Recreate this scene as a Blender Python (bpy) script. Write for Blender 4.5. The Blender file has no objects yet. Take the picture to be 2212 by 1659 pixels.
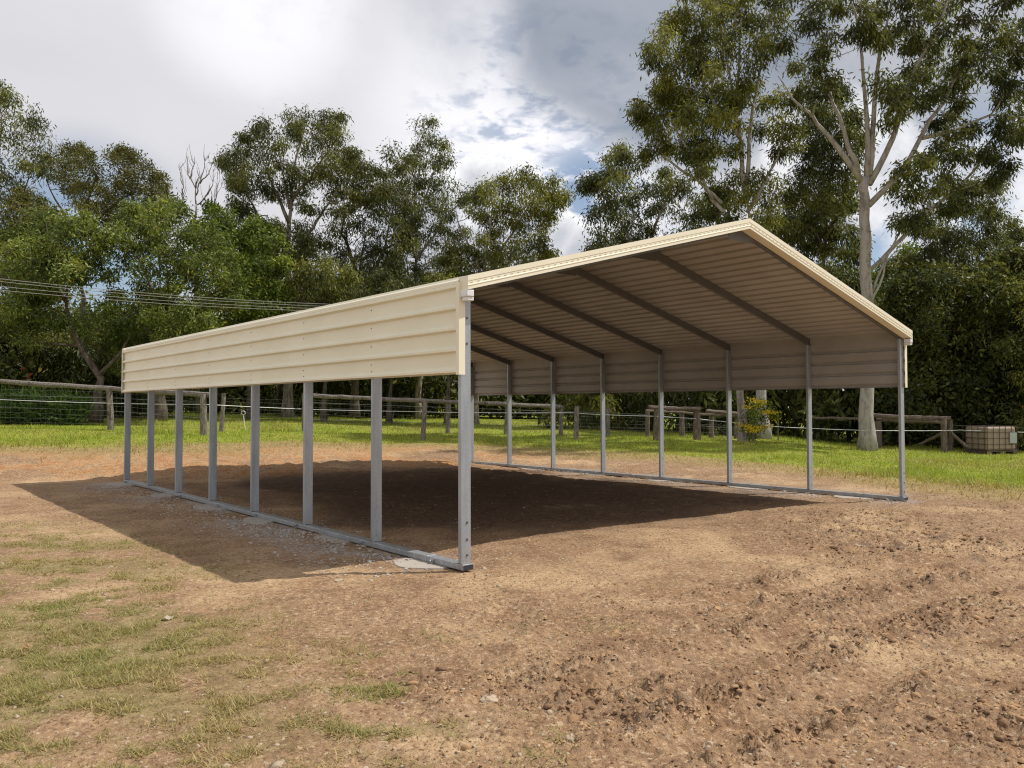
import bpy, math, random
import numpy as np
from mathutils import Vector

scene = bpy.context.scene
COL = scene.collection
rng = np.random.default_rng(7)
random.seed(7)

# ------------------------------------------------------------------ camera
CAM = np.array([-4.324, -5.934, 1.45])
YAW, PIT, ROL, FPX = 0.688, 0.0282, -0.0021, 1764.0      # FPX for a 2212 px wide picture
FWD = np.array([math.sin(YAW)*math.cos(PIT), math.cos(YAW)*math.cos(PIT), math.sin(PIT)])
RGT = np.array([math.cos(YAW), -math.sin(YAW), 0.0])
UPV = np.cross(RGT, FWD)
HF = np.array([math.sin(YAW), math.cos(YAW)])              # horizontal forward
cam_data = bpy.data.cameras.new("camera")
cam_data.sensor_width = 36.0
cam_data.lens = 36.0*1993.4/2500.0
cam_data.clip_end = 3000.0
cam = bpy.data.objects.new("camera", cam_data)
COL.objects.link(cam)
r2 = RGT*math.cos(ROL)+UPV*math.sin(ROL)
u2 = -RGT*math.sin(ROL)+UPV*math.cos(ROL)
from mathutils import Matrix
M = Matrix(((r2[0], u2[0], -FWD[0], CAM[0]), (r2[1], u2[1], -FWD[1], CAM[1]),
            (r2[2], u2[2], -FWD[2], CAM[2]), (0, 0, 0, 1)))
cam.matrix_world = M
scene.camera = cam

# ------------------------------------------------------------------ view, sun, sky
scene.view_settings.view_transform = 'Standard'
scene.view_settings.look = 'None'
scene.view_settings.exposure = 0.0
scene.view_settings.gamma = 1.0
scene.view_settings.use_curve_mapping = False
scene.cycles.use_denoising = True
scene.cycles.denoiser = 'OPENIMAGEDENOISE'
scene.cycles.denoising_prefilter = 'NONE'
scene.cycles.filter_width = 1.15
scene.cycles.sample_clamp_indirect = 4.0
scene.cycles.max_bounces = 6
scene.cycles.diffuse_bounces = 3
scene.cycles.glossy_bounces = 2
scene.cycles.transmission_bounces = 3

SUN_AZ = Vector((0.888, -0.459, 0)).normalized()
SUN_EL = math.radians(53.3)
TO_SUN = Vector((SUN_AZ.x*math.cos(SUN_EL), SUN_AZ.y*math.cos(SUN_EL), math.sin(SUN_EL)))
sd = bpy.data.lights.new("sun", 'SUN')
sd.energy = 4.7
sd.angle = math.radians(0.53)
sd.color = (1.0, 0.955, 0.89)
so = bpy.data.objects.new("sun", sd)
so.rotation_euler = TO_SUN.to_track_quat('Z', 'Y').to_euler()
so.location = (20, -10, 30)
COL.objects.link(so)


class NT:
    """small helper to write node trees as expressions"""
    def __init__(s, nt):
        s.nt = nt
    def new(s, t, **kw):
        n = s.nt.nodes.new(t)
        for k, v in kw.items():
            setattr(n, k, v)
        return n
    def put(s, sock, v):
        if isinstance(v, bpy.types.NodeSocket):
            s.nt.links.new(v, sock)
        elif v is not None:
            if sock.type == 'RGBA' and not isinstance(v, (int, float)) and len(v) == 3:
                v = (*v, 1)
            sock.default_value = v
    def m(s, op, a, b=None, c=None, clamp=False):
        n = s.new('ShaderNodeMath', operation=op, use_clamp=clamp)
        s.put(n.inputs[0], a)
        if b is not None: s.put(n.inputs[1], b)
        if c is not None: s.put(n.inputs[2], c)
        return n.outputs[0]
    def v(s, op, a, b=None):
        n = s.new('ShaderNodeVectorMath', operation=op)
        s.put(n.inputs[0], a)
        if b is not None:
            if op == 'SCALE': s.put(n.inputs[3], b)
            else: s.put(n.inputs[1], b)
        return n.outputs[1] if op in ('DOT_PRODUCT', 'LENGTH', 'DISTANCE') else n.outputs[0]
    def sm(s, x, a, b, c=0.0, d=1.0):
        n = s.new('ShaderNodeMapRange', interpolation_type='SMOOTHSTEP')
        s.put(n.inputs[0], x)
        for i, q in enumerate((a, b, c, d)): s.put(n.inputs[i+1], q)
        return n.outputs[0]
    def noise(s, vec, scale, detail=4, rough=0.55, dist=0.0, dims='3D', col=False):
        n = s.new('ShaderNodeTexNoise', noise_dimensions=dims)
        if vec is not None: s.put(n.inputs['Vector'], vec)
        s.put(n.inputs['Scale'], scale); s.put(n.inputs['Detail'], detail)
        s.put(n.inputs['Roughness'], rough); s.put(n.inputs['Distortion'], dist)
        return n.outputs[1 if col else 0]
    def mix(s, f, a, b, mode='MIX'):
        n = s.new('ShaderNodeMix', data_type='RGBA', blend_type=mode)
        s.put(n.inputs[0], f); s.put(n.inputs[6], a); s.put(n.inputs[7], b)
        return n.outputs[2]
    def sep(s, vec):
        n = s.new('ShaderNodeSeparateXYZ'); s.put(n.inputs[0], vec); return n.outputs
    def comb(s, x, y, z):
        n = s.new('ShaderNodeCombineXYZ')
        for i, q in enumerate((x, y, z)): s.put(n.inputs[i], q)
        return n.outputs[0]


def dirv(px, py):
    d = FWD+RGT*((px-1106)/FPX)+UPV*((829.5-py)/FPX)
    return tuple(d/np.linalg.norm(d))


world = bpy.data.worlds.new("World")
scene.world = world
world.cycles.sampling_method = 'MANUAL'
world.cycles.sample_map_resolution = 512
world.use_nodes = True
world.node_tree.nodes.clear()
w = NT(world.node_tree)
tc = w.new('ShaderNodeTexCoord').outputs['Generated']
dvec = w.v('NORMALIZE', tc)
sky = w.new('ShaderNodeTexSky', sky_type='NISHITA', sun_disc=False)
sky.sun_elevation = SUN_EL
sky.sun_rotation = math.atan2(SUN_AZ.x, SUN_AZ.y)
sky.air_density = 1.0; sky.dust_density = 0.6; sky.ozone_density = 1.5
blue = w.v('SCALE', sky.outputs[0], 0.105)
dx, dy, dz = w.sep(dvec)
den = w.m('ADD', w.m('MAXIMUM', dz, 0.0), 0.16)
plane = w.comb(w.m('DIVIDE', dx, den), w.m('DIVIDE', dy, den), 0.0)
nbig = w.noise(plane, 0.55, 3, 0.5)
nmid = w.noise(w.v('ADD', plane, (7.3, 2.1, 3.3)), 1.7, 5, 0.55, 0.3)
nalt = w.noise(w.v('ADD', plane, (1.3, 9.1, 0.0)), 9.0, 4, 0.62, 0.2)
nfin = w.noise(dvec, 22.0, 4, 0.6)


def gauss(px, py, rad_deg):
    c = w.v('DOT_PRODUCT', dvec, dirv(px, py))
    return w.sm(c, math.cos(math.radians(rad_deg)), 1.0)


# high veil: soft grey-white, brighter and darker in broad drifts
tone = w.m('ADD', w.m('MULTIPLY', w.m('SUBTRACT', nbig, 0.5), 0.18), w.m('MULTIPLY', w.m('SUBTRACT', nmid, 0.5), 0.16))
base_v = w.m('ADD', 0.74, tone)
bright = w.m('MULTIPLY', gauss(565, -10, 8.0), w.sm(w.m('ADD', w.m('MULTIPLY', nmid, 0.6), w.m('MULTIPLY', nfin, 0.4)), 0.36, 0.58, 0.3, 1.0))
base_v = w.m('ADD', base_v, w.m('MULTIPLY', bright, 0.23))
mack = gauss(1150, 290, 14)
base_v = w.m('ADD', base_v, w.m('MULTIPLY', mack, 0.27))
veil = w.v('MULTIPLY', w.comb(base_v, base_v, base_v), (0.995, 0.99, 1.035))
# holes: mackerel sky, and clear gaps near the horizon
hole = w.m('MULTIPLY', gauss(1220, 310, 12), w.sm(nalt, 0.46, 0.66, 0.0, 0.75))
hole = w.m('MAXIMUM', hole, w.m('MULTIPLY', w.sm(nmid, 0.52, 0.62), w.m('SUBTRACT', 1.0, w.sm(dz, 0.13, 0.24))))
hole = w.m('MAXIMUM', hole, w.m('MULTIPLY', gauss(170, 560, 9), w.sm(nmid, 0.30, 0.5)))
hole = w.m('MAXIMUM', hole, w.m('MULTIPLY', gauss(1270, 410, 4.5), w.sm(nalt, 0.36, 0.55)))
hole = w.m('MAXIMUM', hole, w.m('MULTIPLY', gauss(2200, 400, 7.5), w.sm(nmid, 0.30, 0.44)))
hole = w.m('MAXIMUM', hole, w.m('MULTIPLY', gauss(1930, 570, 6), w.sm(nmid, 0.34, 0.48)))
skyc = w.mix(w.m('MULTIPLY', hole, 0.9), veil, blue)
# heavy grey cloud drifting in at the top right
heavy = w.m('ADD', w.m('MULTIPLY', gauss(1440, 60, 11.5), 0.95), w.m('MULTIPLY', gauss(1080, 0, 10), 0.58))
heavy = w.m('ADD', heavy, w.m('MULTIPLY', gauss(1850, 60, 19), 0.7))
heavy = w.m('ADD', heavy, w.m('MULTIPLY', w.m('SUBTRACT', nmid, 0.5), 1.0))
heavy = w.m('ADD', heavy, w.m('MULTIPLY', w.m('SUBTRACT', nfin, 0.5), 0.25))
heavy = w.sm(heavy, 0.22, 0.95)
skyc = w.mix(w.m('MULTIPLY', heavy, 0.86), skyc, w.mix(w.sm(nmid, 0.35, 0.65), (0.235, 0.28, 0.36), (0.39, 0.425, 0.49)))
# banks of cumulus above the horizon: bright crests, grey bellies
wob = w.v('SCALE', w.v('SUBTRACT', w.noise(dvec, 20.0, 5, 0.62, col=True), (0.5, 0.5, 0.5)), 0.06)
dd = w.v('ADD', dvec, wob)


def blob(px, py, rpx):
    return w.m('SUBTRACT', rpx/FPX, w.v('DISTANCE', dd, dirv(px, py)))


def union(lst):
    r = None
    for b in lst:
        q = blob(*b)
        r = q if r is None else w.m('MAXIMUM', r, q)
    return r


cum = union([(900, 520, 150), (1040, 420, 78), (1100, 430, 84), (1160, 475, 78), (1205, 512, 70), (1262, 545, 80), (1330, 590, 120), (1080, 640, 190), (780, 660, 170)])
cmask = w.sm(cum, -0.002, 0.006)
belly = w.sm(cum, 0.0, 0.035)
ccol = w.mix(belly, (1.08, 1.08, 1.08), (0.56, 0.58, 0.64))
ccol = w.mix(w.m('MULTIPLY', w.sm(nfin, 0.4, 0.7), 0.35), ccol, (0.85, 0.86, 0.9))
skyc = w.mix(cmask, skyc, ccol)
cum2 = union([(2090, 360, 60), (2212, 480, 70), (2270, 440, 80), (2000, 500, 75), (2330, 330, 130), (1900, 390, 110), (1780, 330, 130)])
c2 = w.sm(cum2, -0.012, 0.02)
skyc = w.mix(w.m('MULTIPLY', c2, 0.9), skyc, w.mix(w.sm(nfin, 0.35, 0.65), (0.95, 0.95, 0.98), (0.66, 0.68, 0.74)))
bg = w.new('ShaderNodeBackground')
w.put(bg.inputs[0], skyc)
bg.inputs[1].default_value = 1.0
wo = w.new('ShaderNodeOutputWorld')
w.nt.links.new(bg.outputs[0], wo.inputs[0])

# ------------------------------------------------------------------ helpers
def tag(o, label=None, cat=None, group=None, kind=None):
    if label: o['label'] = label
    if cat: o['category'] = cat
    if group: o['group'] = group
    if kind: o['kind'] = kind
    return o


def empty(name, loc, label=None, cat=None, group=None):
    o = bpy.data.objects.new(name, None)
    o.location = loc
    o.empty_display_size = 0.2
    COL.objects.link(o)
    return tag(o, label, cat, group)


class MB:
    """collects shapes; build() links them as one mesh object. Coordinates are world coordinates."""
    def __init__(s):
        s.v = []; s.f = []
    def add(s, vs, fs):
        n = len(s.v)
        s.v.extend([tuple(map(float, q)) for q in vs])
        s.f.extend([tuple(i+n for i in f) for f in fs])
    def box(s, lo, hi):
        (a, b, c), (d, e, f) = lo, hi
        s.add([(a, b, c), (d, b, c), (d, e, c), (a, e, c), (a, b, f), (d, b, f), (d, e, f), (a, e, f)],
              [(0, 3, 2, 1), (4, 5, 6, 7), (0, 1, 5, 4), (1, 2, 6, 5), (2, 3, 7, 6), (3, 0, 4, 7)])
    def tube(s, pts, rad, n=6, cap=True, jit=0.0):
        pts = [np.array(p, float) for p in pts]
        rad = rad if hasattr(rad, '__len__') else [rad]*len(pts)
        k = len(pts); base = len(s.v)
        t0 = pts[1]-pts[0]
        ref = np.array([0, 0, 1.0]) if abs(t0[2]) < 0.8*np.linalg.norm(t0) else np.array([1.0, 0, 0])
        for i in range(k):
            t = pts[min(i+1, k-1)]-pts[max(i-1, 0)]
            t = t/(np.linalg.norm(t)+1e-9)
            a = np.cross(t, ref); a /= np.linalg.norm(a)+1e-9
            b = np.cross(t, a)
            for j in range(n):
                th = 2*math.pi*j/n
                rr = rad[i]*(1+(random.uniform(-jit, jit) if jit else 0))
                s.v.append(tuple(pts[i]+(a*math.cos(th)+b*math.sin(th))*rr))
        for i in range(k-1):
            for j in range(n):
                q = (j+1) % n
                s.f.append((base+i*n+j, base+i*n+q, base+(i+1)*n+q, base+(i+1)*n+j))
        if cap:
            s.f.append(tuple(base+j for j in range(n))[::-1])
            s.f.append(tuple(base+(k-1)*n+j for j in range(n)))
    def build(s, name, mat, parent=None, smooth=False, bevel=0.0):
        me = bpy.data.meshes.new(name)
        off = np.array(parent.matrix_world.translation if False else (parent_loc(parent) if parent else (0, 0, 0)))
        me.from_pydata([tuple(np.array(q)-off) for q in s.v], [], s.f)
        me.materials.append(mat)
        if smooth:
            me.polygons.foreach_set('use_smooth', [True]*len(me.polygons))
        o = bpy.data.objects.new(name, me)
        COL.objects.link(o)
        if parent: o.parent = parent
        if bevel:
            md = o.modifiers.new('bevel', 'BEVEL'); md.width = bevel; md.segments = 2
            md.limit_method = 'ANGLE'; md.angle_limit = math.radians(40)
        me.update()
        return o


def parent_loc(o):
    p = np.zeros(3)
    while o is not None:
        p += np.array(o.location)
        o = o.parent
    return p


def principled(name, fn, rough=0.6, metal=0.0, spec=0.4):
    m = bpy.data.materials.new(name)
    m.use_nodes = True
    m.node_tree.nodes.clear()
    t = NT(m.node_tree)
    p = t.new('ShaderNodeBsdfPrincipled')
    p.inputs['Roughness'].default_value = rough
    p.inputs['Metallic'].default_value = metal
    p.inputs['Specular IOR Level'].default_value = spec
    out = t.new('ShaderNodeOutputMaterial')
    t.nt.links.new(p.outputs[0], out.inputs[0])
    fn(t, p, out)
    return m


def objco(t):
    return t.new('ShaderNodeTexCoord').outputs['Object']


def bump(t, p, h, strength=0.5, dist=0.02):
    b = t.new('ShaderNodeBump')
    b.inputs['Strength'].default_value = strength
    b.inputs['Distance'].default_value = dist
    t.put(b.inputs['Height'], h)
    t.nt.links.new(b.outputs[0], p.inputs['Normal'])


def m_cream(t, p, out):
    c = objco(t)
    n = t.noise(c, 1.3, 3, 0.6)
    f = t.noise(c, 6.0, 3, 0.6)
    t.put(p.inputs['Base Color'], t.mix(t.sm(n, 0.35, 0.65), (0.805, 0.76, 0.585), (0.835, 0.795, 0.625)))
    t.put(p.inputs['Roughness'], t.sm(f, 0.3, 0.7, 0.34, 0.46))
    bump(t, p, t.noise(c, 1.6, 2, 0.5), 0.10, 0.03)


def m_backing(t, p, out):
    c = objco(t)
    n = t.noise(c, 1.1, 4, 0.6)
    t.put(p.inputs['Base Color'], t.mix(t.sm(n, 0.35, 0.65), (0.365, 0.355, 0.33), (0.43, 0.42, 0.39)))


def m_galv(t, p, out):
    c = objco(t)
    vo = t.new('ShaderNodeTexVoronoi'); t.put(vo.inputs['Vector'], c); vo.inputs['Scale'].default_value = 55
    sp = t.sep(vo.outputs['Color'])[0]
    st = t.noise(t.v('MULTIPLY', c, (1, 1, 0.12)), 9, 3, 0.6)
    k = t.m('ADD', t.m('MULTIPLY', sp, 0.10), t.m('MULTIPLY', st, 0.90))
    t.put(p.inputs['Base Color'], t.mix(t.sm(k, 0.3, 0.7), (0.31, 0.345, 0.38), (0.43, 0.465, 0.495)))
    z = t.sep(c)[2]
    mud = t.m('MULTIPLY', t.sm(z, 0.22, 0.05), t.sm(t.noise(c, 45, 4, 0.7), 0.42, 0.62))
    t.put(p.inputs['Base Color'], t.mix(t.m('MULTIPLY', mud, 0.55), t.mix(t.sm(k, 0.3, 0.7), (0.31, 0.345, 0.38), (0.43, 0.465, 0.495)), (0.28, 0.20, 0.135)))
    t.put(p.inputs['Roughness'], t.sm(k, 0.3, 0.7, 0.48, 0.36))


def m_wood(dark, light):
    def f(t, p, out):
        c = objco(t)
        g = t.noise(t.v('MULTIPLY', c, (9, 9, 1.1)), 5, 6, 0.65, 0.4)
        n = t.noise(c, 3.1, 4, 0.6)
        col = t.mix(t.sm(g, 0.35, 0.66), dark, light)
        t.put(p.inputs['Base Color'], t.mix(t.sm(n, 0.55, 0.75), col, tuple(q*0.5 for q in dark)))
        bump(t, p, g, 0.8, 0.02)
    return f


def m_bark(pale, dark, amount=0.5):
    def f(t, p, out):
        c = objco(t)
        s = t.noise(t.v('MULTIPLY', c, (2.2, 2.2, 0.45)), 3.0, 5, 0.6, 0.5)
        n = t.noise(c, 9, 4, 0.6)
        k = t.m('ADD', t.m('MULTIPLY', s, 0.7), t.m('MULTIPLY', n, 0.3))
        t.put(p.inputs['Base Color'], t.mix(t.sm(k, amount-0.08, amount+0.1), pale, dark))
        bump(t, p, k, 0.5, 0.03)
    return f


def leaf_mat(name, trans=0.30, gloss=0.22):
    m = bpy.data.materials.new(name)
    m.use_nodes = True
    m.node_tree.nodes.clear()
    t = NT(m.node_tree)
    a = t.new('ShaderNodeAttribute', attribute_name='col')
    p = t.new('ShaderNodeBsdfPrincipled')
    p.inputs['Roughness'].default_value = 0.55
    p.inputs['Specular IOR Level'].default_value = gloss
    t.put(p.inputs['Base Color'], a.outputs['Color'])
    tr = t.new('ShaderNodeBsdfTranslucent')
    t.put(tr.inputs[0], t.v('MULTIPLY', a.outputs['Color'], (1.5, 1.45, 0.8)))
    mx = t.new('ShaderNodeMixShader'); mx.inputs[0].default_value = trans
    t.nt.links.new(p.outputs[0], mx.inputs[1]); t.nt.links.new(tr.outputs[0], mx.inputs[2])
    o = t.new('ShaderNodeOutputMaterial')
    t.nt.links.new(mx.outputs[0], o.inputs[0])
    return m


def flat(col):
    def f(t, p, out):
        c = objco(t)
        n = t.noise(c, 6, 4, 0.6)
        t.put(p.inputs['Base Color'], t.mix(n, tuple(q*0.82 for q in col), tuple(min(1, q*1.15) for q in col)))
    return f


CREAM = principled('cream_painted_steel', m_cream, 0.4, 0.0, 0.45)
GALV = principled('galvanised_steel', m_galv, 0.45, 0.45, 0.5)
DULL = principled('dull_dark_grey_steel', flat((0.135, 0.135, 0.135)), 0.55, 0.25, 0.35)  # even grey, darker than the galvanised posts
BACK = principled('sheet_backing_coat', m_backing, 0.5, 0.0, 0.4)
WHITE = principled('white_plastic', flat((0.78, 0.79, 0.8)), 0.4)
DARK = principled('dark_rubber', flat((0.035, 0.037, 0.045)), 0.6)
SCREW = principled('screw_steel', flat((0.16, 0.16, 0.16)), 0.4, 0.7)
SLOT = principled('slot_shadow', flat((0.42, 0.36, 0.265)), 0.8)
WOOD = principled('weathered_grey_timber', m_wood((0.085, 0.07, 0.06), (0.30, 0.265, 0.23)), 0.9)
WOODB = principled('weathered_brown_timber', m_wood((0.07, 0.05, 0.04), (0.22, 0.17, 0.135)), 0.9)
WIRE = principled('fence_wire', flat((0.17, 0.17, 0.165)), 0.7, 0.1)
TAPE = principled('white_fence_tape', flat((0.72, 0.73, 0.75)), 0.6)
CABLE = principled('power_cable', flat((0.24, 0.235, 0.22)), 0.6)
GUM = principled('smooth_gum_bark', m_bark((0.36, 0.33, 0.31), (0.19, 0.165, 0.15), 0.54), 0.8)
GUMG = principled('grey_gum_bark', m_bark((0.34, 0.30, 0.26), (0.15, 0.12, 0.095), 0.5), 0.85)
BARK = principled('rough_dark_bark', m_bark((0.15, 0.12, 0.095), (0.065, 0.05, 0.04), 0.5), 0.95)
DEADW = principled('dead_pale_wood', m_bark((0.33, 0.29, 0.26), (0.16, 0.135, 0.12), 0.5), 0.9)
LEAF = leaf_mat('leaves')
CONC = principled('rough_concrete', flat((0.36, 0.32, 0.275)), 0.95, 0, 0.2)

# ------------------------------------------------------------------ terrain
_TD = np.array([0, 14, 16.5, 19, 22, 25, 28, 34, 45, 60, 100, 3000.])
_TU = np.array([-.63, -.45, -.3, -.1, .05, .2, .3, .45, .6])
_TH = np.array([
    [0, 0, 0.0, .40, .55, .66, .76, 1.0, 1.24, 1.32, 1.4, 1.4],
    [0, 0, 0.0, .33, .50, .60, .69, .93, 1.17, 1.26, 1.34, 1.34],
    [0, 0, 0.0, .10, .40, .50, .59, .80, 1.02, 1.15, 1.25, 1.25],
    [0, 0, 0.0, 0.0, .10, .28, .36, .54, .75, .92, 1.05, 1.05],
    [0, 0, 0.0, 0.0, .04, .20, .30, .44, .62, .80, .95, .95],
    [0, 0, 0.0, 0.0, .08, .20, .28, .32, .40, .50, .6, .6],
    [0, 0, 0.0, 0.0, .06, .15, .22, .25, .30, .40, .5, .5],
    [0, 0, 0.0, 0.0, 0.0, -.05, -.10, -.15, -.1, 0.0, .2, .2],
    [0, 0, 0.0, -.03, -.10, -.18, -.26, -.34, -.3, -.2, 0, 0]])


def _s(t):
    return t*t*(3-2*t)


def sd_of(x, y):
    rx, ry = np.asarray(x)-CAM[0], np.asarray(y)-CAM[1]
    D = rx*HF[0]+ry*HF[1]
    S = rx*RGT[0]+ry*RGT[1]
    return S, D


def terrain(x, y):
    S, D = sd_of(x, y)
    Dc = np.maximum(D, 0.01)
    u = np.clip(S/Dc, -.63, .6)
    i = np.clip(np.searchsorted(_TU, u)-1, 0, len(_TU)-2)
    j = np.clip(np.searchsorted(_TD, Dc)-1, 0, len(_TD)-2)
    fu = _s(np.clip((u-_TU[i])/(_TU[i+1]-_TU[i]), 0, 1))
    fd = np.clip((Dc-_TD[j])/(_TD[j+1]-_TD[j]), 0, 1)
    h = (_TH[i, j]*(1-fu)+_TH[i+1, j]*fu)*(1-fd)+(_TH[i, j+1]*(1-fu)+_TH[i+1, j+1]*fu)*fd
    return np.where(D > 0, h, 0.0)


def tz(x, y):
    return float(terrain(np.array([x]), np.array([y]))[0])


def at(px, py, D):
    """world point seen at picture position (2212 px wide) at depth D"""
    return CAM+D*(FWD+RGT*((px-1106)/FPX)+UPV*((829.5-py)/FPX))


def gp(px, D):
    """point on the ground at depth D"""
    p = CAM[:2]+D*(HF+RGT[:2]*((px-1106)/FPX))
    return np.array([p[0], p[1], tz(p[0], p[1])])


def _hash(ix, iy, seed):
    n = (ix.astype(np.int64)*374761393+iy.astype(np.int64)*668265263+seed*982451653) & 0xffffffff
    n = ((n ^ (n >> 13))*1274126177) & 0xffffffff
    n = n ^ (n >> 16)
    return (n & 0xffff)/65535.0


def vnoise(x, y, seed=0):
    ix, iy = np.floor(x), np.floor(y)
    fx, fy = _s(x-ix), _s(y-iy)
    a, b = _hash(ix, iy, seed), _hash(ix+1, iy, seed)
    c, d = _hash(ix, iy+1, seed), _hash(ix+1, iy+1, seed)
    return (a*(1-fx)+b*fx)*(1-fy)+(c*(1-fx)+d*fx)*fy


def fbm(x, y, o=4, seed=0, g=0.5):
    r = 0; a = 1; t = 0
    for k in range(o):
        r = r+a*vnoise(x*2**k+k*17.3, y*2**k-k*9.1, seed+k); t += a; a *= g
    return r/t


def ss(x, a, b):
    return _s(np.clip((x-a)/(b-a), 0, 1))


_EU = np.array([-2, -.63, -.45, -.3, -.1, .05, .2, .3, .45, .6, 1.2, 3])
_ED = np.array([21, 20.4, 20.8, 23., 25.4, 24.2, 22.3, 20.4, 16.4, 14.0, 11., 10.])


def ground_hit(px, py):
    d = FWD+RGT*((px-1106)/FPX)+UPV*((829.5-py)/FPX)
    return CAM+d*(CAM[2]/-d[2])


RUTS = [(ground_hit(1080, 1500), ground_hit(2250, 1250)), (ground_hit(1280, 1630), ground_hit(2320, 1340)), (ground_hit(1500, 1300), ground_hit(2330, 1170))]


def rut_field(x, y):
    best = np.zeros_like(x); berm = np.zeros_like(x)
    for k, (a, b) in enumerate(RUTS):
        d = (b-a)[:2]; L = np.linalg.norm(d); d = d/L
        t = (x-a[0])*d[0]+(y-a[1])*d[1]
        o = -(x-a[0])*d[1]+(y-a[1])*d[0]+0.10*np.sin(t*1.1+k)+0.12*(fbm(t*1.3+k*9, x*0+k, 3, 33)-.5)
        on = ss(t, -.3, .5)*ss(L-t, -.3, .8)*(0.45+0.55*ss(fbm(t*1.6, o*0+k*3.1, 3, 35), .35, .6))
        best = np.maximum(best, on*np.exp(-(o/0.13)**2))
        berm = np.maximum(berm, on*np.exp(-((np.abs(o)-0.24)/0.10)**2))
    return best, berm


def masks(x, y):
    """ground cover: green grass, dry grass, rough churned soil, grey gravel/cement dust"""
    S, D = sd_of(x, y)
    Dc = np.maximum(D, 0.3)
    u = S/Dc
    edge = np.interp(u, _EU, _ED)
    nb = fbm(x*0.45, y*0.45, 4, 11)-0.5
    nf = fbm(x*2.6, y*2.6, 4, 23)-0.5
    e = Dc-edge+nb*1.6+nf*1.1
    green = ss(e, -0.2, 1.3)
    dry = ss(e, -2.6, -0.1)*(1-green*0.85)
    # worn turf at the left foreground
    lim = np.interp(Dc, [2, 3.3, 5, 7, 9, 11], [-.16, -.24, -.31, -.37, -.46, -.58])
    reg = ss(lim-u, -0.10, 0.16)*ss(12.0-Dc, 0, 4.5)
    p1 = fbm(S*0.55+3, D*1.5, 4, 41, 0.6)
    p2 = fbm(x*3.5, y*3.5, 4, 57, 0.6)
    turf = reg*ss(p1*0.5+p2*0.5, 0.36, 0.58)
    sparse = ss(0.12-u, 0, 0.25)*ss(5.5-Dc, 0, 1.5)*ss(p1*0.5+p2*0.5, 0.53, 0.64)*0.6
    sparse = np.maximum(sparse, ss(6-Dc, 0, 2)*ss(p1*0.5+fbm(x*2.2, y*2.2, 3, 61)*0.5, 0.63, 0.70)*0.4)
    turf = np.maximum(turf, sparse)
    rough = ss(7.5-Dc, 0, 3.5)*ss(u+0.30, 0, 0.25)
    rough = np.maximum(rough, ss(u, 0.22, 0.42)*ss(13.5-Dc, 0, 3))
    rough = rough*(0.35+0.65*ss(fbm(x*0.8, y*0.8+x*0.35, 4, 71), 0.38, 0.62))
    rut, berm = rut_field(x, y)
    rough = np.clip(np.maximum(rough*(1-0.7*rut), berm*0.95), 0, 1)
    bank = ss(D, 15.8, 17.5)*(1-ss(e, -1.6, 0.2))
    rough = np.maximum(rough, bank*0.6)
    # cement dust and blue metal along the two base rails
    gl = np.exp(-(np.abs(x+0.3)/0.5)**2)*ss(11.6-y, 0, .5)*ss(y-0.1, 0, .6)
    gr = np.exp(-(np.abs(x-8.4)/0.8)**2)*ss(11.6-y, 0, .5)*ss(y+0.6, 0, .6)*0.7
    grav = np.maximum(gl, gr)*ss(fbm(x*1.6, y*1.6, 3, 83), 0.42, 0.62)
    clay = bank*ss(fbm(x*0.6+5, y*0.9, 3, 88), 0.30, 0.5)*ss(0.12-u, 0, .2)
    grav = grav*(1-clay)
    masks.clay = clay
    masks.damp = ss(np.minimum(np.minimum(x-0.5, 7.9-x), np.minimum(y-0.7, 10.6-y))+(fbm(x*.9, y*.9, 4, 77)-.5)*2.2, 0.0, 1.1)  # mask for shade under the roof, painted as a dark soil patch
    return green, dry, turf, rough, grav


def relief(x, y, rough, turf, green):
    h = (fbm(x*0.7, y*0.7, 3, 5)-0.5)*0.05
    a = fbm(x*5, y*5, 4, 91, 0.6)
    b = np.abs(vnoise(x*15, y*15, 93)-0.5)*2; c = np.abs(vnoise(x*37, y*37, 94)-0.5)*2; e = vnoise(x*80, y*80, 96)
    crumb = (1-b)*0.45+(1-c)*0.35+e*0.2
    h = h+(a-0.5)*(0.025+0.085*rough)+(crumb-0.5)*(0.012+0.045*rough)*(1-0.6*green)
    h = h-np.maximum(0.42-fbm(x*1.7, y*1.7+x, 3, 95), 0)*0.35*rough
    # wheel ruts with thrown-up berms across the right foreground
    rut, berm = rut_field(x, y)
    tread = 0.5+0.5*np.sin((x*0.9+y*0.4)*38)
    h = h-rut*(0.045+0.012*tread)+berm*(0.012+0.06*np.maximum(crumb+a-0.95, 0))
    return h


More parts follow.
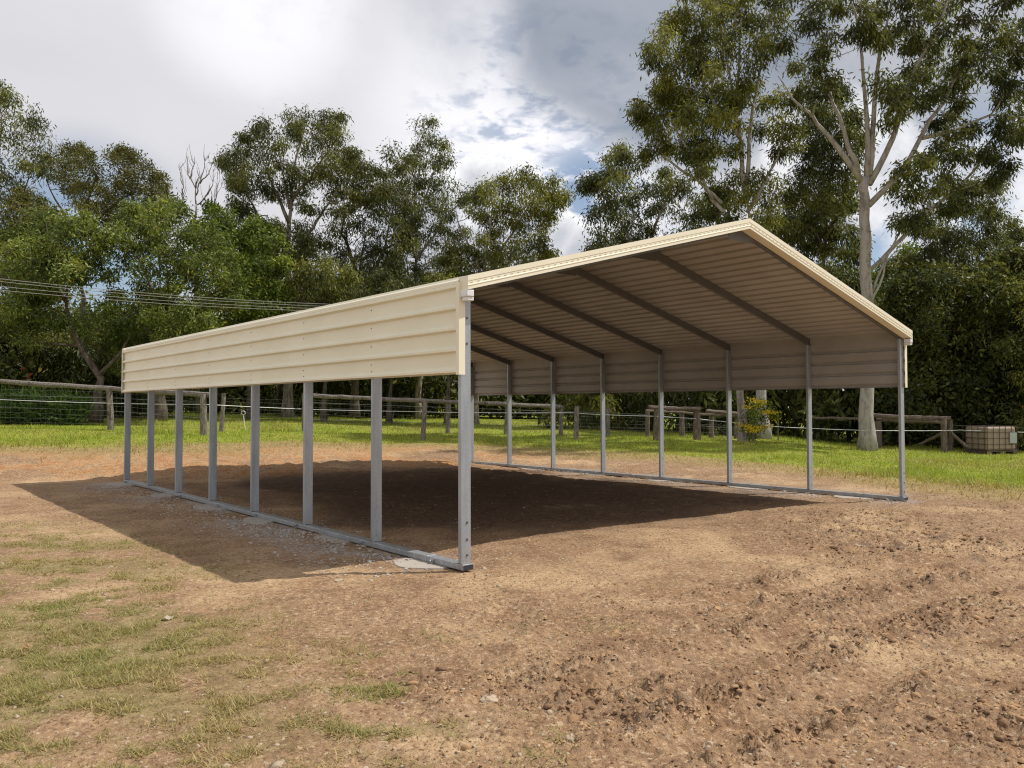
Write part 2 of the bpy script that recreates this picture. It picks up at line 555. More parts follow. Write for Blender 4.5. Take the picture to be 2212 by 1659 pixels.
def build_ground():
    amax = math.radians(46)
    fine = np.linspace(-amax, amax, 600)
    coarse = np.linspace(amax, 2*math.pi-amax, 54)[1:-1]
    ang = np.concatenate([fine, coarse])
    rad = np.concatenate([np.geomspace(0.25, 2.2, 10, endpoint=False), np.geomspace(2.2, 30, 340, endpoint=False),
                          np.geomspace(30, 80, 24, endpoint=False), np.geomspace(80, 1500, 14)])
    na, nr = len(ang), len(rad)
    A, R = np.meshgrid(ang, rad)
    dirx = np.cos(A)*HF[0]+np.sin(A)*RGT[0]
    diry = np.cos(A)*HF[1]+np.sin(A)*RGT[1]
    X = (CAM[0]+R*dirx).ravel(); Y = (CAM[1]+R*diry).ravel()
    green, dry, turf, rough, grav = masks(X, Y)
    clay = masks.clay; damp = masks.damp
    Z = terrain(X, Y)+relief(X, Y, rough, turf, green)*(1-ss(R.ravel(), 60, 120))
    # level under the rails
    nearrail = np.exp(-(np.minimum(np.abs(X), np.abs(X-8.34))/0.35)**2)*ss(12.0-Y, 0, .5)*ss(Y+0.6, 0, .3)
    Z = Z*(1-0.85*nearrail)-0.012*nearrail
    V = np.stack([X, Y, Z], 1)
    cidx = len(V)
    V = np.vstack([V, [[CAM[0], CAM[1], 0.0]]])
    i = np.arange(nr-1)[:, None]; j = np.arange(na)[None, :]; j2 = (j+1) % na
    Q = np.stack([i*na+j, i*na+j2, (i+1)*na+j2, (i+1)*na+j], -1).reshape(-1, 4)[:, ::-1]
    T = np.stack([np.full(na, cidx), np.arange(na), (np.arange(na)+1) % na], 1)[:, ::-1]
    me = bpy.data.meshes.new('ground')
    me.vertices.add(len(V)); me.vertices.foreach_set('co', V.ravel())
    nl = Q.size+T.size
    me.loops.add(nl); me.loops.foreach_set('vertex_index', np.concatenate([Q.ravel(), T.ravel()]).astype(np.int32))
    npoly = len(Q)+len(T)
    me.polygons.add(npoly)
    ls = np.concatenate([np.arange(len(Q))*4, Q.size+np.arange(len(T))*3]).astype(np.int32)
    me.polygons.foreach_set('loop_start', ls)
    me.polygons.foreach_set('use_smooth', np.ones(npoly, bool))
    a1 = me.color_attributes.new('cover', 'FLOAT_COLOR', 'POINT')
    C = np.stack([green, dry, turf, rough], 1); C = np.vstack([C, [[0, 0, 0, .3]]])
    a1.data.foreach_set('color', C.ravel().astype(np.float32))
    a2 = me.color_attributes.new('dust', 'FLOAT_COLOR', 'POINT')
    C2 = np.stack([grav, clay, damp, np.ones_like(grav)], 1); C2 = np.vstack([C2, [[0, 0, 0, 1]]])  # channels: gravel dust, bank clay, painted under-roof shade
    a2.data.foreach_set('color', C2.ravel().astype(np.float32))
    me.update(calc_edges=True); me.validate()
    return me


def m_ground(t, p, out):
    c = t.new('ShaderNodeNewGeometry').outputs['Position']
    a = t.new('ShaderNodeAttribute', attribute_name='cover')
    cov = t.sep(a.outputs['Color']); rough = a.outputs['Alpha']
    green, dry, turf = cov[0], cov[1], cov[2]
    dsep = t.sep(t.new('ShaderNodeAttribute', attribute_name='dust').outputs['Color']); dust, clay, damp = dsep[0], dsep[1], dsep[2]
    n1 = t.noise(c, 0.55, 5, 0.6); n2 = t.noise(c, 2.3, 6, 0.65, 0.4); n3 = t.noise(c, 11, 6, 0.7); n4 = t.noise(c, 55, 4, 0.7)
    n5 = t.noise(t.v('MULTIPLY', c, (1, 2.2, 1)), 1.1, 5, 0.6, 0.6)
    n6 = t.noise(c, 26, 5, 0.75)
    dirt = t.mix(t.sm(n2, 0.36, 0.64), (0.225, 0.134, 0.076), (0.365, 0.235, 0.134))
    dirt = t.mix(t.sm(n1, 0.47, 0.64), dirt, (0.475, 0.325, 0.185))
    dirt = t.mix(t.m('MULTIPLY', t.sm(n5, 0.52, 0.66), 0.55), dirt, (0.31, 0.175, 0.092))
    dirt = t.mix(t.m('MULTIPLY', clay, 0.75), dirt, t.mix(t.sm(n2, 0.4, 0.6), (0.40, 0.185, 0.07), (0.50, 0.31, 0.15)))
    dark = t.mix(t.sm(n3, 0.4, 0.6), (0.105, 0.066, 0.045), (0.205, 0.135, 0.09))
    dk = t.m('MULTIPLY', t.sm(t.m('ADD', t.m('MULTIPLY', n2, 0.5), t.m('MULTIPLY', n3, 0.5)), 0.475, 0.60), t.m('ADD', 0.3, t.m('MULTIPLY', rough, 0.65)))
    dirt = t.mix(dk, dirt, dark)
    dirt = t.mix(t.m('MULTIPLY', t.sm(n6, 0.52, 0.66), 0.75), dirt, (0.56, 0.43, 0.285))  # sunlit grain tops painted pale, following the bump noise
    dirt = t.mix(t.m('MULTIPLY', t.sm(n6, 0.475, 0.34), 0.85), dirt, (0.115, 0.07, 0.043))  # crevice shade painted dark where the bump noise dips
    dirt = t.mix(t.m('MULTIPLY', t.sm(n4, 0.47, 0.33), 0.65), dirt, (0.125, 0.078, 0.048))  # finer crevice shade, also put into the colour
    dirt = t.mix(t.m('MULTIPLY', damp, t.sm(n2, 0.3, 0.5, 0.45, 0.85)), dirt, t.mix(t.sm(n3, 0.4, 0.62), (0.075, 0.05, 0.036), (0.15, 0.10, 0.07)))  # shade beneath the carport painted into the soil colour
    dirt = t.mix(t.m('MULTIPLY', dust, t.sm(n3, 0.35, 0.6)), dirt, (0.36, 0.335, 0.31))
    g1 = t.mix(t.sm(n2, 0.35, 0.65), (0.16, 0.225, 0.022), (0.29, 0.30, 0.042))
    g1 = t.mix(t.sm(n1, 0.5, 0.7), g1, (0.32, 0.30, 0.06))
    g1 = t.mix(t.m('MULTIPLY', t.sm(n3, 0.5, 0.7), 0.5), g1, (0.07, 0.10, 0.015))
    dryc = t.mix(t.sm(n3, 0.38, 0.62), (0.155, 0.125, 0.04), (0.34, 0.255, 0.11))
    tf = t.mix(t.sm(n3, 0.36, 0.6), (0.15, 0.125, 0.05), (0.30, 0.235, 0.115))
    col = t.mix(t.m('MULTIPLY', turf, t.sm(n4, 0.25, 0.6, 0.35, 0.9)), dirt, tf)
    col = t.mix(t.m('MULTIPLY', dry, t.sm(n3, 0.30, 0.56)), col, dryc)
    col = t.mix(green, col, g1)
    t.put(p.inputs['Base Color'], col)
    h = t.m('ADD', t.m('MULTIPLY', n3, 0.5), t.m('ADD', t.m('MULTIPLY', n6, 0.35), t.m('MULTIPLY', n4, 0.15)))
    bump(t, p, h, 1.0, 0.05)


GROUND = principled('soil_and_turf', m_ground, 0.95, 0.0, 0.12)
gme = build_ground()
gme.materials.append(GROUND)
ground = bpy.data.objects.new('ground', gme)
COL.objects.link(ground)
tag(ground, 'bare reddish soil pad ringed by green paddock turf', kind='structure')

# ------------------------------------------------------------------ carport
W = 8.34
YS = [0.0, 1.556, 3.168, 4.785, 6.399, 7.989, 9.576, 11.125]
LEN = YS[-1]
SL = (3.735-2.611)/(W/2+0.074)


def top(x):
    return 2.611+SL*(0.074+(x if x <= W/2 else W-x))


carport = empty('carport', (0, 0, 0), 'open cream steel carport with gabled roof on galvanised posts', 'carport')
SH = 0.035   # roof sheet lies this far under the barge top


def sheet_profile(length, pitch=0.19, h=0.036, start=0.02):
    pts = [(0.0, 0.0)]
    s = start+0.034
    while s+0.036 < length:
        pts += [(s-0.034, 0), (s-0.018, h), (s+0.002, h), (s+0.036, 0)]
        s += pitch
    pts.append((length, 0.0))
    return pts


def two_skin(mb, rows, nrm, ab, flip):
    """rows: points of a folded sheet at both ends; outer paint skin and inner backing skin 1.6 mm apart"""
    n = len(rows)
    for (pa, pb) in rows: mb.v += [tuple(pa), tuple(pb)]
    for (pa, pb) in rows: mb.v += [tuple(np.array(pa)-nrm*0.0016), tuple(np.array(pb)-nrm*0.0016)]
    for i in range(n-1):
        f = (2*i, 2*i+1, 2*i+3, 2*i+2)
        mb.f.append(f if flip else f[::-1])
    for i in range(n-1):
        f = tuple(2*n+q for q in (2*i, 2*i+1, 2*i+3, 2*i+2))
        mb.f.append(f[::-1] if flip else f)


def skin(o):
    me = o.data
    me.materials.append(BACK)
    h = len(me.polygons)//2
    me.polygons.foreach_set('material_index', [0]*h+[1]*(len(me.polygons)-h))


# two roof slopes, ribs running along the shed
for side in (0, 1):
    cs = math.cos(math.atan(SL)); sn = math.sin(math.atan(SL))
    Ls = (W/2+0.05)/cs
    prof = sheet_profile(Ls)
    mb = MB()
    y0, y1 = -0.03, LEN+0.10
    ny = 2
    rows = []
    for (s, h) in prof:
        xx = -0.05+s*cs-h*sn
        zz = top(-0.05)-SH+s*sn+h*cs
        if side: xx = W-xx
        rows.append(((xx, y0, zz), (xx, y1, zz)))
    two_skin(mb, rows, np.array([(-sn if side == 0 else sn), 0, cs]), None, side)
    skin(mb.build('roof_sheet', CREAM, carport))
# ridge capping
mb = MB()
for (dxx, dzz) in ((-0.18, -0.18*SL), (0, 0), (0.18, -0.18*SL)):
    for yy in (-0.02, LEN+0.09):
        mb.v.append((W/2+dxx, yy, top(W/2)-0.002+dzz))
mb.f += [(0, 1, 3, 2), (2, 3, 5, 4)]
mb.build('ridge_cap', CREAM, carport)


# barge trims: moulded profile (y offset, z below the barge top), sheared along the slope
def barge(x0, x1, front):
    prof = [(0.0, 0.0), (0.0, -0.048), (0.006, -0.050), (0.006, -0.054), (0.003, -0.056), (0.003, -0.080), (-0.004, -0.085), (-0.004, -0.091), (0.0, -0.095),
            (0.0, -0.125), (0.128, -0.125), (0.128, 0.0)]
    mb = MB()
    n = len(prof)
    for x in (x0, x1):
        for (yy, zz) in prof:
            y = -0.158+yy if front else LEN+0.158-yy
            mb.v.append((x, y, top(x)+zz))
    for i in range(n):
        j = (i+1) % n
        f = (i, j, n+j, n+i)
        mb.f.append(f if front else f[::-1])
    mb.f.append(tuple(range(n))[::-1] if front else tuple(range(n)))
    mb.f.append(tuple(range(n, 2*n)) if front else tuple(range(n, 2*n))[::-1])
    o = mb.build('barge_trim', CREAM, carport)
    # punched slots
    sb = MB()
    k = int(abs(x1-x0)/0.076)
    for i in range(k):
        xa = x0+(x1-x0)*(i+0.5)/k
        d = 0.0135
        ya = -0.1565 if front else LEN+0.1565
        yb = ya+(0.004 if front else -0.004)
        vs = []
        for yy in (ya, yb):
            for (qx, qz) in ((-d, -0.071), (d, -0.071), (d, -0.065), (-d, -0.065)):
                vs.append((xa+qx, yy, top(xa+qx)+qz))
        sb.add(vs, [(0, 1, 2, 3), (4, 7, 6, 5), (0, 4, 5, 1), (1, 5, 6, 2), (2, 6, 7, 3), (3, 7, 4, 0)])
    s = sb.build('slot_row', SLOT, o)
    s['kind'] = 'stuff'


barge(-0.074, W/2-0.001, True)
barge(W/2+0.001, W+0.074, True)
barge(-0.074, W/2-0.001, False)
barge(W/2+0.001, W+0.074, False)

# posts with screws, rafters
for si, x0 in enumerate((0.0, W)):
    for k, y in enumerate(YS):
        mb = MB()
        zt = top(x0)-SH-0.10
        y_a, y_b = y-0.0225, y+0.0225
        # channel section: web to the front, lips behind
        mb.box((x0-0.055, y_a, 0.0565), (x0+0.055, y_b, zt))
        pst = mb.build('post', GALV, carport, bevel=0.006)
        sb = MB()
        zs = [0.13, 0.27, 0.42] + ([2.02, 2.25] if k == 0 else [])
        for z in zs:
            sb.tube([(x0+0.012, y_a-0.006, z), (x0+0.012, y_a+0.004, z)], [0.011, 0.0125], 6)
        sb.build('screw_set', SCREW if k == 0 else GALV, pst)['kind'] = 'stuff'
for k, y in enumerate(YS):
    for side in (0, 1):
        mb = MB()
        xs = [-0.02, W/2-0.001] if side == 0 else [W+0.02, W/2+0.001]
        vs = []
        for x in xs:
            z1 = top(x)-SH-0.002
            for (dy, dz) in ((-0.0225, 0), (0.0225, 0), (0.0225, -0.112), (-0.0225, -0.112)):
                vs.append((x, y+dy, z1+dz))
        fs = [(0, 1, 5, 4), (1, 2, 6, 5), (2, 3, 7, 6), (3, 0, 4, 7), (3, 2, 1, 0), (4, 5, 6, 7)]
        if side: fs = [f[::-1] for f in fs]
        mb.add(vs, fs)
        mb.build('rafter', DULL, carport)
    mb = MB()
    zr = top(W/2)-SH
    mb.add([(W/2-0.25, y-0.028, zr-0.16-0.25*SL), (W/2+0.25, y-0.028, zr-0.16-0.25*SL), (W/2+0.25, y-0.028, zr-0.03-0.25*SL), (W/2, y-0.028, zr-0.03), (W/2-0.25, y-0.028, zr-0.03-0.25*SL),
            (W/2-0.25, y-0.025, zr-0.16-0.25*SL), (W/2+0.25, y-0.025, zr-0.16-0.25*SL), (W/2+0.25, y-0.025, zr-0.03-0.25*SL), (W/2, y-0.025, zr-0.03), (W/2-0.25, y-0.025, zr-0.03-0.25*SL)],
           [(0, 1, 2, 3, 4), (9, 8, 7, 6, 5), (0, 5, 6, 1), (1, 6, 7, 2), (2, 7, 8, 3), (3, 8, 9, 4), (4, 9, 5, 0)])
    mb.build('ridge_bracket', DULL, carport)

# base rails in butted lengths with sleeves
for x0 in (0.0, W):
    cuts = [-0.055, 0.55, 2.72, 5.55, 8.35, LEN+0.06]
    for a, b in zip(cuts[:-1], cuts[1:]):
        mb = MB(); mb.box((x0-0.055, a+0.002, 0.002), (x0+0.055, b-0.002, 0.055))
        mb.build('base_rail', GALV, carport, bevel=0.005)
    for c in cuts[1:-1]:
        mb = MB(); mb.box((x0-0.058, c-0.02, 0.0), (x0+0.058, c+0.06, 0.0585))
        mb.build('rail_sleeve', GALV, carport, bevel=0.003)
    mb = MB(); mb.box((x0-0.05, -0.062, 0.006), (x0+0.05, -0.0555, 0.05))
    mb.build('rail_end_cap', DARK, carport)
    sx = -1 if x0 == 0 else 1
    for q, y in enumerate((0.42, 1.75, 3.35, 4.6, 6.0, 7.7, 9.4, 10.95)):
        mb = MB()
        mb.box((min(x0+sx*0.057, x0+sx*0.075), y-0.02, 0.0), (max(x0+sx*0.057, x0+sx*0.075), y+0.02, 0.045))
        mb.tube([(x0+sx*0.075, y, 0.028), (x0+sx*0.092, y, 0.028)], 0.012, 6)
        mb.build('anchor_clip', GALV, carport)

# wall panels: two sheets a side, ribs proud on the outside
PB, PT = 1.745, 2.592
for si in (0, 1):
    x0 = -0.059 if si == 0 else W+0.059
    sg = -1 if si == 0 else 1
    prof = sheet_profile(PT-PB, 0.19, 0.036, 0.0)
    for q, (ya, yb, dx) in enumerate(((-0.03, YS[4]+0.06, 0.0025), (YS[4]+0.03, LEN+0.05, 0.0))):
        mb = MB()
        rows = [((x0+sg*(h+dx), ya, PB+s), (x0+sg*(h+dx), yb, PB+s)) for (s, h) in prof]
        two_skin(mb, rows, np.array([float(sg), 0, 0]), None, si)
        pan = mb.build('wall_sheet', CREAM, carport)
        skin(pan)
        sb = MB()
        for k in range(8):
            if not (ya < YS[k] < yb): continue
            if q == 1 and k == 4: continue
            for z in (PB+0.075, PB+0.145, PB+0.335, PB+0.525, PB+0.715):
                sb.tube([(x0+sg*dx, YS[k], z), (x0+sg*(dx+0.006), YS[k], z)], [0.0065, 0.005], 6)
        sb.build('screw_set', SCREW, pan)['kind'] = 'stuff'
    # corner flashing at the front and the rear edge
    for fr in (0, 1):
        mb = MB()
        ya, yb = ((-0.055, -0.005) if fr == 0 else (LEN+0.02, LEN+0.07))
        xo = x0+sg*0.041; xi = x0-sg*0.028
        mb.box((min(xo, xi), ya, PB-0.006), (max(xo, xi), ya+0.003, PT-0.03)) if fr == 0 else mb.box((min(xo, xi), yb-0.003, PB-0.006), (max(xo, xi), yb, PT-0.03))
        xq = xo-sg*0.003
        mb.box((min(xo, xq), ya+0.0032, PB-0.006), (max(xo, xq), yb-0.0032, PT-0.03))
        mb.build('corner_flashing', CREAM, carport)
    # eave capping along the top of the wall
    mb = MB()
    pr = [(0.058, 0.0), (0.075, -0.004), (0.090, -0.018), (0.090, -0.045), (0.086, -0.047), (0.062, -0.040)]
    for y in (-0.028, LEN+0.028):
        for (dx, dz) in pr:
            mb.v.append(((-dx if si == 0 else W+dx), y, 2.598+dz))
    n = len(pr)
    for i in range(n):
        j = (i+1) % n
        f = (i, j, n+j, n+i); mb.f.append(f[::-1] if si else f)
    mb.f.append(tuple(range(n))); mb.f.append(tuple(range(n, 2*n))[::-1])
    mb.build('eave_capping', CREAM, carport)
    mb = MB()
    xi = (-0.043, -0.040) if si == 0 else (W+0.040, W+0.043)
    mb.box((xi[0], 0.03, 2.502), (xi[1], LEN-0.03, 2.583))
    mb.build('eave_closure', BACK, carport)
    # white moulded bracket at each gable corner
    for fr in (0, 1):
        yc = -0.10 if fr == 0 else LEN+0.10
        xc = -0.045 if si == 0 else W+0.045
        zt = top(-0.05)-0.128
        mb = MB()
        mb.box((xc-0.04, yc-0.055, zt-0.062), (xc+0.04, yc+0.05, zt))
        mb.box((xc-0.028, yc-0.045, zt-0.098), (xc+0.045, yc+0.04, zt-0.0615))
        mb.build('corner_bracket', WHITE, carport, bevel=0.007)

# concrete footings poured under the rails
FOOT = [(0, 0.52, 0.26), (0, 2.35, 0.24), (0, 4.35, 0.25), (0, 6.1, 0.27), (0, 8.3, 0.24), (0, 10.9, 0.3),
        (1, 0.75, 0.27), (1, 2.7, 0.25), (1, 4.75, 0.24), (1, 6.6, 0.24), (1, 8.6, 0.24), (1, 10.6, 0.25)]
ORD = ['nearest', 'second nearest', 'third nearest', 'fourth nearest', 'fifth nearest', 'farthest']
cnt = [0, 0]
for (si, y, r) in FOOT:
    mb = MB()
    n = 22
    ph = random.random()*6
    xc = (-0.07 if si == 0 else W-0.07)
    rr = [r*(1+0.13*math.sin(2*2*math.pi*j/n+ph)+random.uniform(-.07, .07)) for j in range(n)]
    for (k, z) in ((1.06, -0.05), (1.0, 0.0005), (0.86, 0.0012)):
        for j in range(n):
            a = 2*math.pi*j/n
            mb.v.append((xc+math.cos(a)*rr[j]*k, y+math.sin(a)*rr[j]*k*1.35, z+random.uniform(-.002, .0005) if k < 1.05 else z))
    for q in range(2):
        for j in range(n):
            i2 = (j+1) % n
            mb.f.append((q*n+j, q*n+i2, (q+1)*n+i2, (q+1)*n+j))
    mb.f.append(tuple(range(2*n, 3*n)))
    o = mb.build('concrete_footing', CONC)
    side = 'left' if si == 0 else 'right'
    tag(o, f'{ORD[cnt[si]]} pale concrete footing under the {side} base rail of the carport', 'footing', 'concrete footings under the carport rails')
    cnt[si] += 1

# ------------------------------------------------------------------ fences
def P2(x, y):  # picture coordinates given at 2500 px width
    return x*0.8848, y*0.8848


def post_mesh(mb, px, D, top_py, width, lean=0.0, n=8):
    b = gp(px, D)
    t = at(px, top_py, D)
    h = max(t[2]-b[2], 0.3)
    tx = RGT*lean
    pts = [b+np.array([0, 0, -0.2]), b+np.array([0, 0, h*0.35])+tx*0.35*h, b+np.array([0, 0, h*0.7])+tx*0.7*h+RGT*0.01, b+np.array([0, 0, h])+tx*h]
    mb.tube(pts, [width*0.53, width*0.5, width*0.47, width*0.46], n, True, 0.09)
    return pts[-1]


def fence(name, label, cat, posts, rails, wires, mesh=None, wood=WOOD, railr=0.07):
    """posts (px, D, top py, width, lean); rails lists of (px, py, D); wires lists of (px, py, D)"""
    b0 = gp(posts[0][0], posts[0][1])
    root = empty(name, tuple(b0), label, cat)
    for (px, D, tp, wd, ln) in posts:
        mb = MB(); post_mesh(mb, px, D, tp, wd, ln)
        mb.build('post', wood, root, smooth=False)
    for r in rails:
        mb = MB()
        rad = r[0]
        pts = [at(*q) for q in r[1:]]
        full = []
        for a, b in zip(pts[:-1], pts[1:]):
            for k in range(5):
                full.append(a+(b-a)*k/5+np.array([0, 0, random.uniform(-.012, .012)]))
        full.append(pts[-1])
        mb.tube(full, [rad*random.uniform(.92, 1.08) for _ in full], 8, True, 0.06)
        mb.build('rail', wood, root)
    for wv in wires:
        mb = MB()
        pts = [at(*q) for q in wv[2:]]
        full = []
        for a, b in zip(pts[:-1], pts[1:]):
            for k in range(4):
                f = k/4
                full.append(a+(b-a)*f+np.array([0, 0, -0.05*math.sin(math.pi*f)*wv[0]*20]))
        full.append(pts[-1])
        mb.tube(full, wv[0], 4, False)
        mb.build('wire', wv[1], root)
    if mesh:
        for (pa, ya0, ya1, Da, pb, yb0, yb1, Db, nh, nv) in mesh:
            mb = MB()
            for i in range(nh+1):
                f = i/nh
                a = at(pa, ya0+(ya1-ya0)*f, Da); b = at(pb, yb0+(yb1-yb0)*f, Db)
                pts = [a+(b-a)*k/6+np.array([0, 0, random.uniform(-.015, .015)]) for k in range(7)]
                mb.tube(pts, 0.0025, 3, False)
            for i in range(nv+1):
                f = i/nv
                t0 = at(pa+(pb-pa)*f, ya0+(yb0-ya0)*f, Da+(Db-Da)*f); t1 = at(pa+(pb-pa)*f, ya1+(yb1-ya1)*f, Da+(Db-Da)*f)
                mb.tube([t0, t1+RGT*random.uniform(-.03, .03)], 0.0014, 3, False)
            o = mb.build('wire_mesh', WIRE, root); o['kind'] = 'stuff'
    return root


fence('paddock_fence', 'grey timber post and rail fence with wire mesh at far left', 'fence',
      [(-120, 28.6, 815, .2, 0), (240, 28, 838, .21, -.05), (441, 25.6, 850, .22, -.03), (478, 28, 848, .16, .06)],
      [(0.085, (-120, 812, 28.6), (0, 822, 28.4), (240, 838, 28.0), (345, 845, 27), (458, 852, 25.6))],
      [(0.009, TAPE, (-120, 856, 28.3), (0, 861, 28.1), (265, 870, 27.6), (440, 872, 25.5), (660, 883, 29.3)),
       (0.006, WIRE, (-120, 848, 28.4), (0, 851, 28.2), (240, 858, 27.8), (441, 866, 25.8)),
       (0.006, WIRE, (-120, 872, 28.4), (0, 876, 28.2), (240, 886, 27.8), (441, 902, 25.8))],
      [(-120, 834, 905, 28.7, 240, 846, 915, 28.1, 7, 33), (240, 846, 915, 28.1, 441, 862, 925, 25.8, 7, 18),
       (478, 858, 912, 28.4, 657, 866, 917, 29.2, 7, 19)])
fence('paddock_fence', 'long grey rail fence seen through the middle of the carport', 'fence',
      [(657, 29.2, 851, .16, 0), (913, 27.3, 866, .17, .06), (967, 31.2, 868, .17, .03), (1092, 31, 873, .17, .07), (1211, 31, 878, .17, .03),
       (1244, 28.4, 877, .17, .02), (1313, 31.5, 882, .16, 0)],
      [(0.075, (657, 853, 29.0), (760, 858, 28.6), (915, 866, 27.5), (1000, 869, 29.5), (1092, 873, 30.8), (1214, 879, 30.9))],
      [(0.009, TAPE, (655, 883, 29.2), (913, 889, 27.5), (1000, 891, 29), (1237, 892, 28.5), (1300, 896, 30), (1425, 900, 28)),
       (0.006, WIRE, (657, 868, 29.2), (967, 880, 31), (1211, 889, 31), (1313, 892, 31.5), (1398, 896, 30.5)),
       (0.006, WIRE, (657, 905, 29.2), (967, 915, 31), (1211, 920, 31), (1313, 924, 31.5), (1398, 926, 30.5))],
      [(660, 862, 917, 29.2, 913, 874, 930, 27.6, 7, 24), (967, 880, 930, 31.1, 1211, 888, 934, 31, 6, 22), (1211, 890, 935, 31, 1395, 898, 938, 30.6, 6, 16)])
fence('stock_pen', 'old stock pen of logs and grey posts beside the yellow flowering shrub', 'fence',
      [(1398, 30.2, 887, .16, 0), (1416, 28.2, 885, .19, .02), (1505, 28.3, 884, .24, -.01), (1472, 31, 888, .2, 0), (1536, 31, 893, .19, 0), (1590, 30.6, 893, .18, 0)],
      [(0.075, (1400, 880, 28.2), (1455, 884, 28.2), (1513, 884, 28.2)), (0.07, (1526, 889, 29.4), (1560, 892, 29.8), (1596, 895, 30.2)),
       (0.05, (1395, 888, 30.3), (1472, 892, 30.8), (1536, 897, 30.8), (1592, 900, 30.5))],
      [(0.008, TAPE, (1425, 900, 28), (1505, 905, 28.2), (1568, 912, 28.5), (1680, 923, 29), (1740, 926, 29.2)),
       (0.006, WIRE, (1416, 915, 28.3), (1505, 920, 28.4), (1590, 926, 30))],
      [(1416, 905, 940, 28.4, 1505, 908, 942, 28.5, 4, 16), (1505, 908, 942, 28.5, 1590, 915, 945, 30.4, 4, 16)], wood=WOODB)
fence('log_rail_fence', 'log rail fence with braced post beside the large white gum', 'fence',
      [(1896, 30.5, 912, .26, .0), (2038, 29.2, 905, .23, -.01), (2052, 30.4, 908, .17, 0), (1680, 29.8, 897, .05, 0), (2193, 30.5, 945, .05, 0), (2135, 30.0, 925, .08, 0)],
      [(0.085, (1886, 899, 30.4), (1960, 904, 29.8), (2054, 906, 29.3)), (0.06, (1892, 908, 30.6), (1960, 912, 30.2), (2046, 914, 30)),
       (0.05, (1755, 904, 32), (1860, 906, 31.5)), (0.055, (1985, 962, 30.2), (2040, 936, 29.4)), (0.06, (2048, 930, 29.4), (2088, 968, 29.2))],
      [(0.008, TAPE, (1740, 926, 29.2), (1860, 931, 28.2), (1945, 932, 28.6), (2038, 932, 28.9), (2072, 931, 29), (2212, 936, 29.4), (2330, 940, 29.6)),
       (0.006, WIRE, (2052, 920, 30), (2135, 924, 30), (2330, 930, 30.5))],
      [(1888, 915, 968, 30.4, 1904, 915, 968, 30.2, 8, 3)], wood=WOODB)

# white pigtail stake in the paddock
root_p = gp(527, 29.2)
mb = MB()
b = np.array(root_p)
mb.tube([b+RGT*0.05, b-RGT*0.02+np.array([0, 0, .55])], 0.014, 6)
loop = [b-RGT*0.02+np.array([0, 0, .62])+RGT*0.07*math.cos(a)+np.array([0, 0, .07*math.sin(a)]) for a in np.linspace(-1.6, 4.2, 12)]
mb.tube(loop, 0.014, 6)
o = mb.build('pigtail_stake', TAPE)
tag(o, 'white looped fence stake standing in the grass seen between carport posts', 'stake')

# storage tote in a cage by the right fence
def tote():
    b = gp(2137, 29.6)
    root = empty('caged_water_tote', tuple(b), 'dirty white plastic tank in a rusty wire cage at far right', 'tank')
    ax = RGT*math.cos(.25)+np.array([*HF, 0])*math.sin(.25)
    ay = np.cross([0, 0, 1], ax)
    def T(x, y, z): return b+ax*x+ay*y+np.array([0, 0, z])
    def obox(mb, lo, hi):
        vs = [T(x, y, z) for z in (lo[2], hi[2]) for (x, y) in ((lo[0], lo[1]), (hi[0], lo[1]), (hi[0], hi[1]), (lo[0], hi[1]))]
        mb.add(vs, [(0, 3, 2, 1), (4, 5, 6, 7), (0, 1, 5, 4), (1, 2, 6, 5), (2, 3, 7, 6), (3, 0, 4, 7)])
    hw, hd, H = 0.66, 0.55, 1.0
    mb = MB(); obox(mb, (-hw+.04, -hd+.04, .16), (hw-.04, hd-.04, H-.02))
    mb.build('plastic_bottle', TOTE, root, bevel=0.06)
    mb = MB(); mb.tube([T(0, 0, H-.03), T(0, 0, H+.04)], .12, 12); mb.build('lid', DARK, root)
    RUST = principled('rusty_bar', flat((0.10, 0.06, 0.045)), 0.8, 0.2)
    for i in range(6):
        for sy in (-1, 1):
            mb = MB(); x = -hw+2*hw*i/5
            mb.tube([T(x, sy*hd, .12), T(x, sy*hd, H)], .011, 5); mb.build('cage_bar', RUST, root)
    for i in range(4):
        for sx in (-1, 1):
            mb = MB(); y = -hd+2*hd*(i+.5)/4
            mb.tube([T(sx*hw, y, .12), T(sx*hw, y, H)], .011, 5); mb.build('cage_bar', RUST, root)
    for k in range(5):
        z = .16+(H-.16)*k/4
        mb = MB(); mb.tube([T(-hw, -hd, z), T(hw, -hd, z), T(hw, hd, z), T(-hw, hd, z), T(-hw, -hd, z)], .012, 5); mb.build('cage_hoop', RUST, root)
    mb = MB(); obox(mb, (.30, -hd-.02, .40), (.60, -hd-.006, .78)); mb.build('sign_plate', PLATE, root)
    for x in (-.55, 0, .55):
        mb = MB(); obox(mb, (x-.09, -hd, 0), (x+.09, hd, .1)); mb.build('pallet_block', WOODB, root)
    mb = MB(); obox(mb, (-hw, -hd, .1), (hw, hd, .13)); mb.build('pallet_deck', WOODB, root)


TOTE = principled('aged_plastic', flat((0.34, 0.27, 0.21)), 0.6)
PLATE = principled('grey_plate', flat((0.42, 0.45, 0.47)), 0.5, 0.3)
tote()

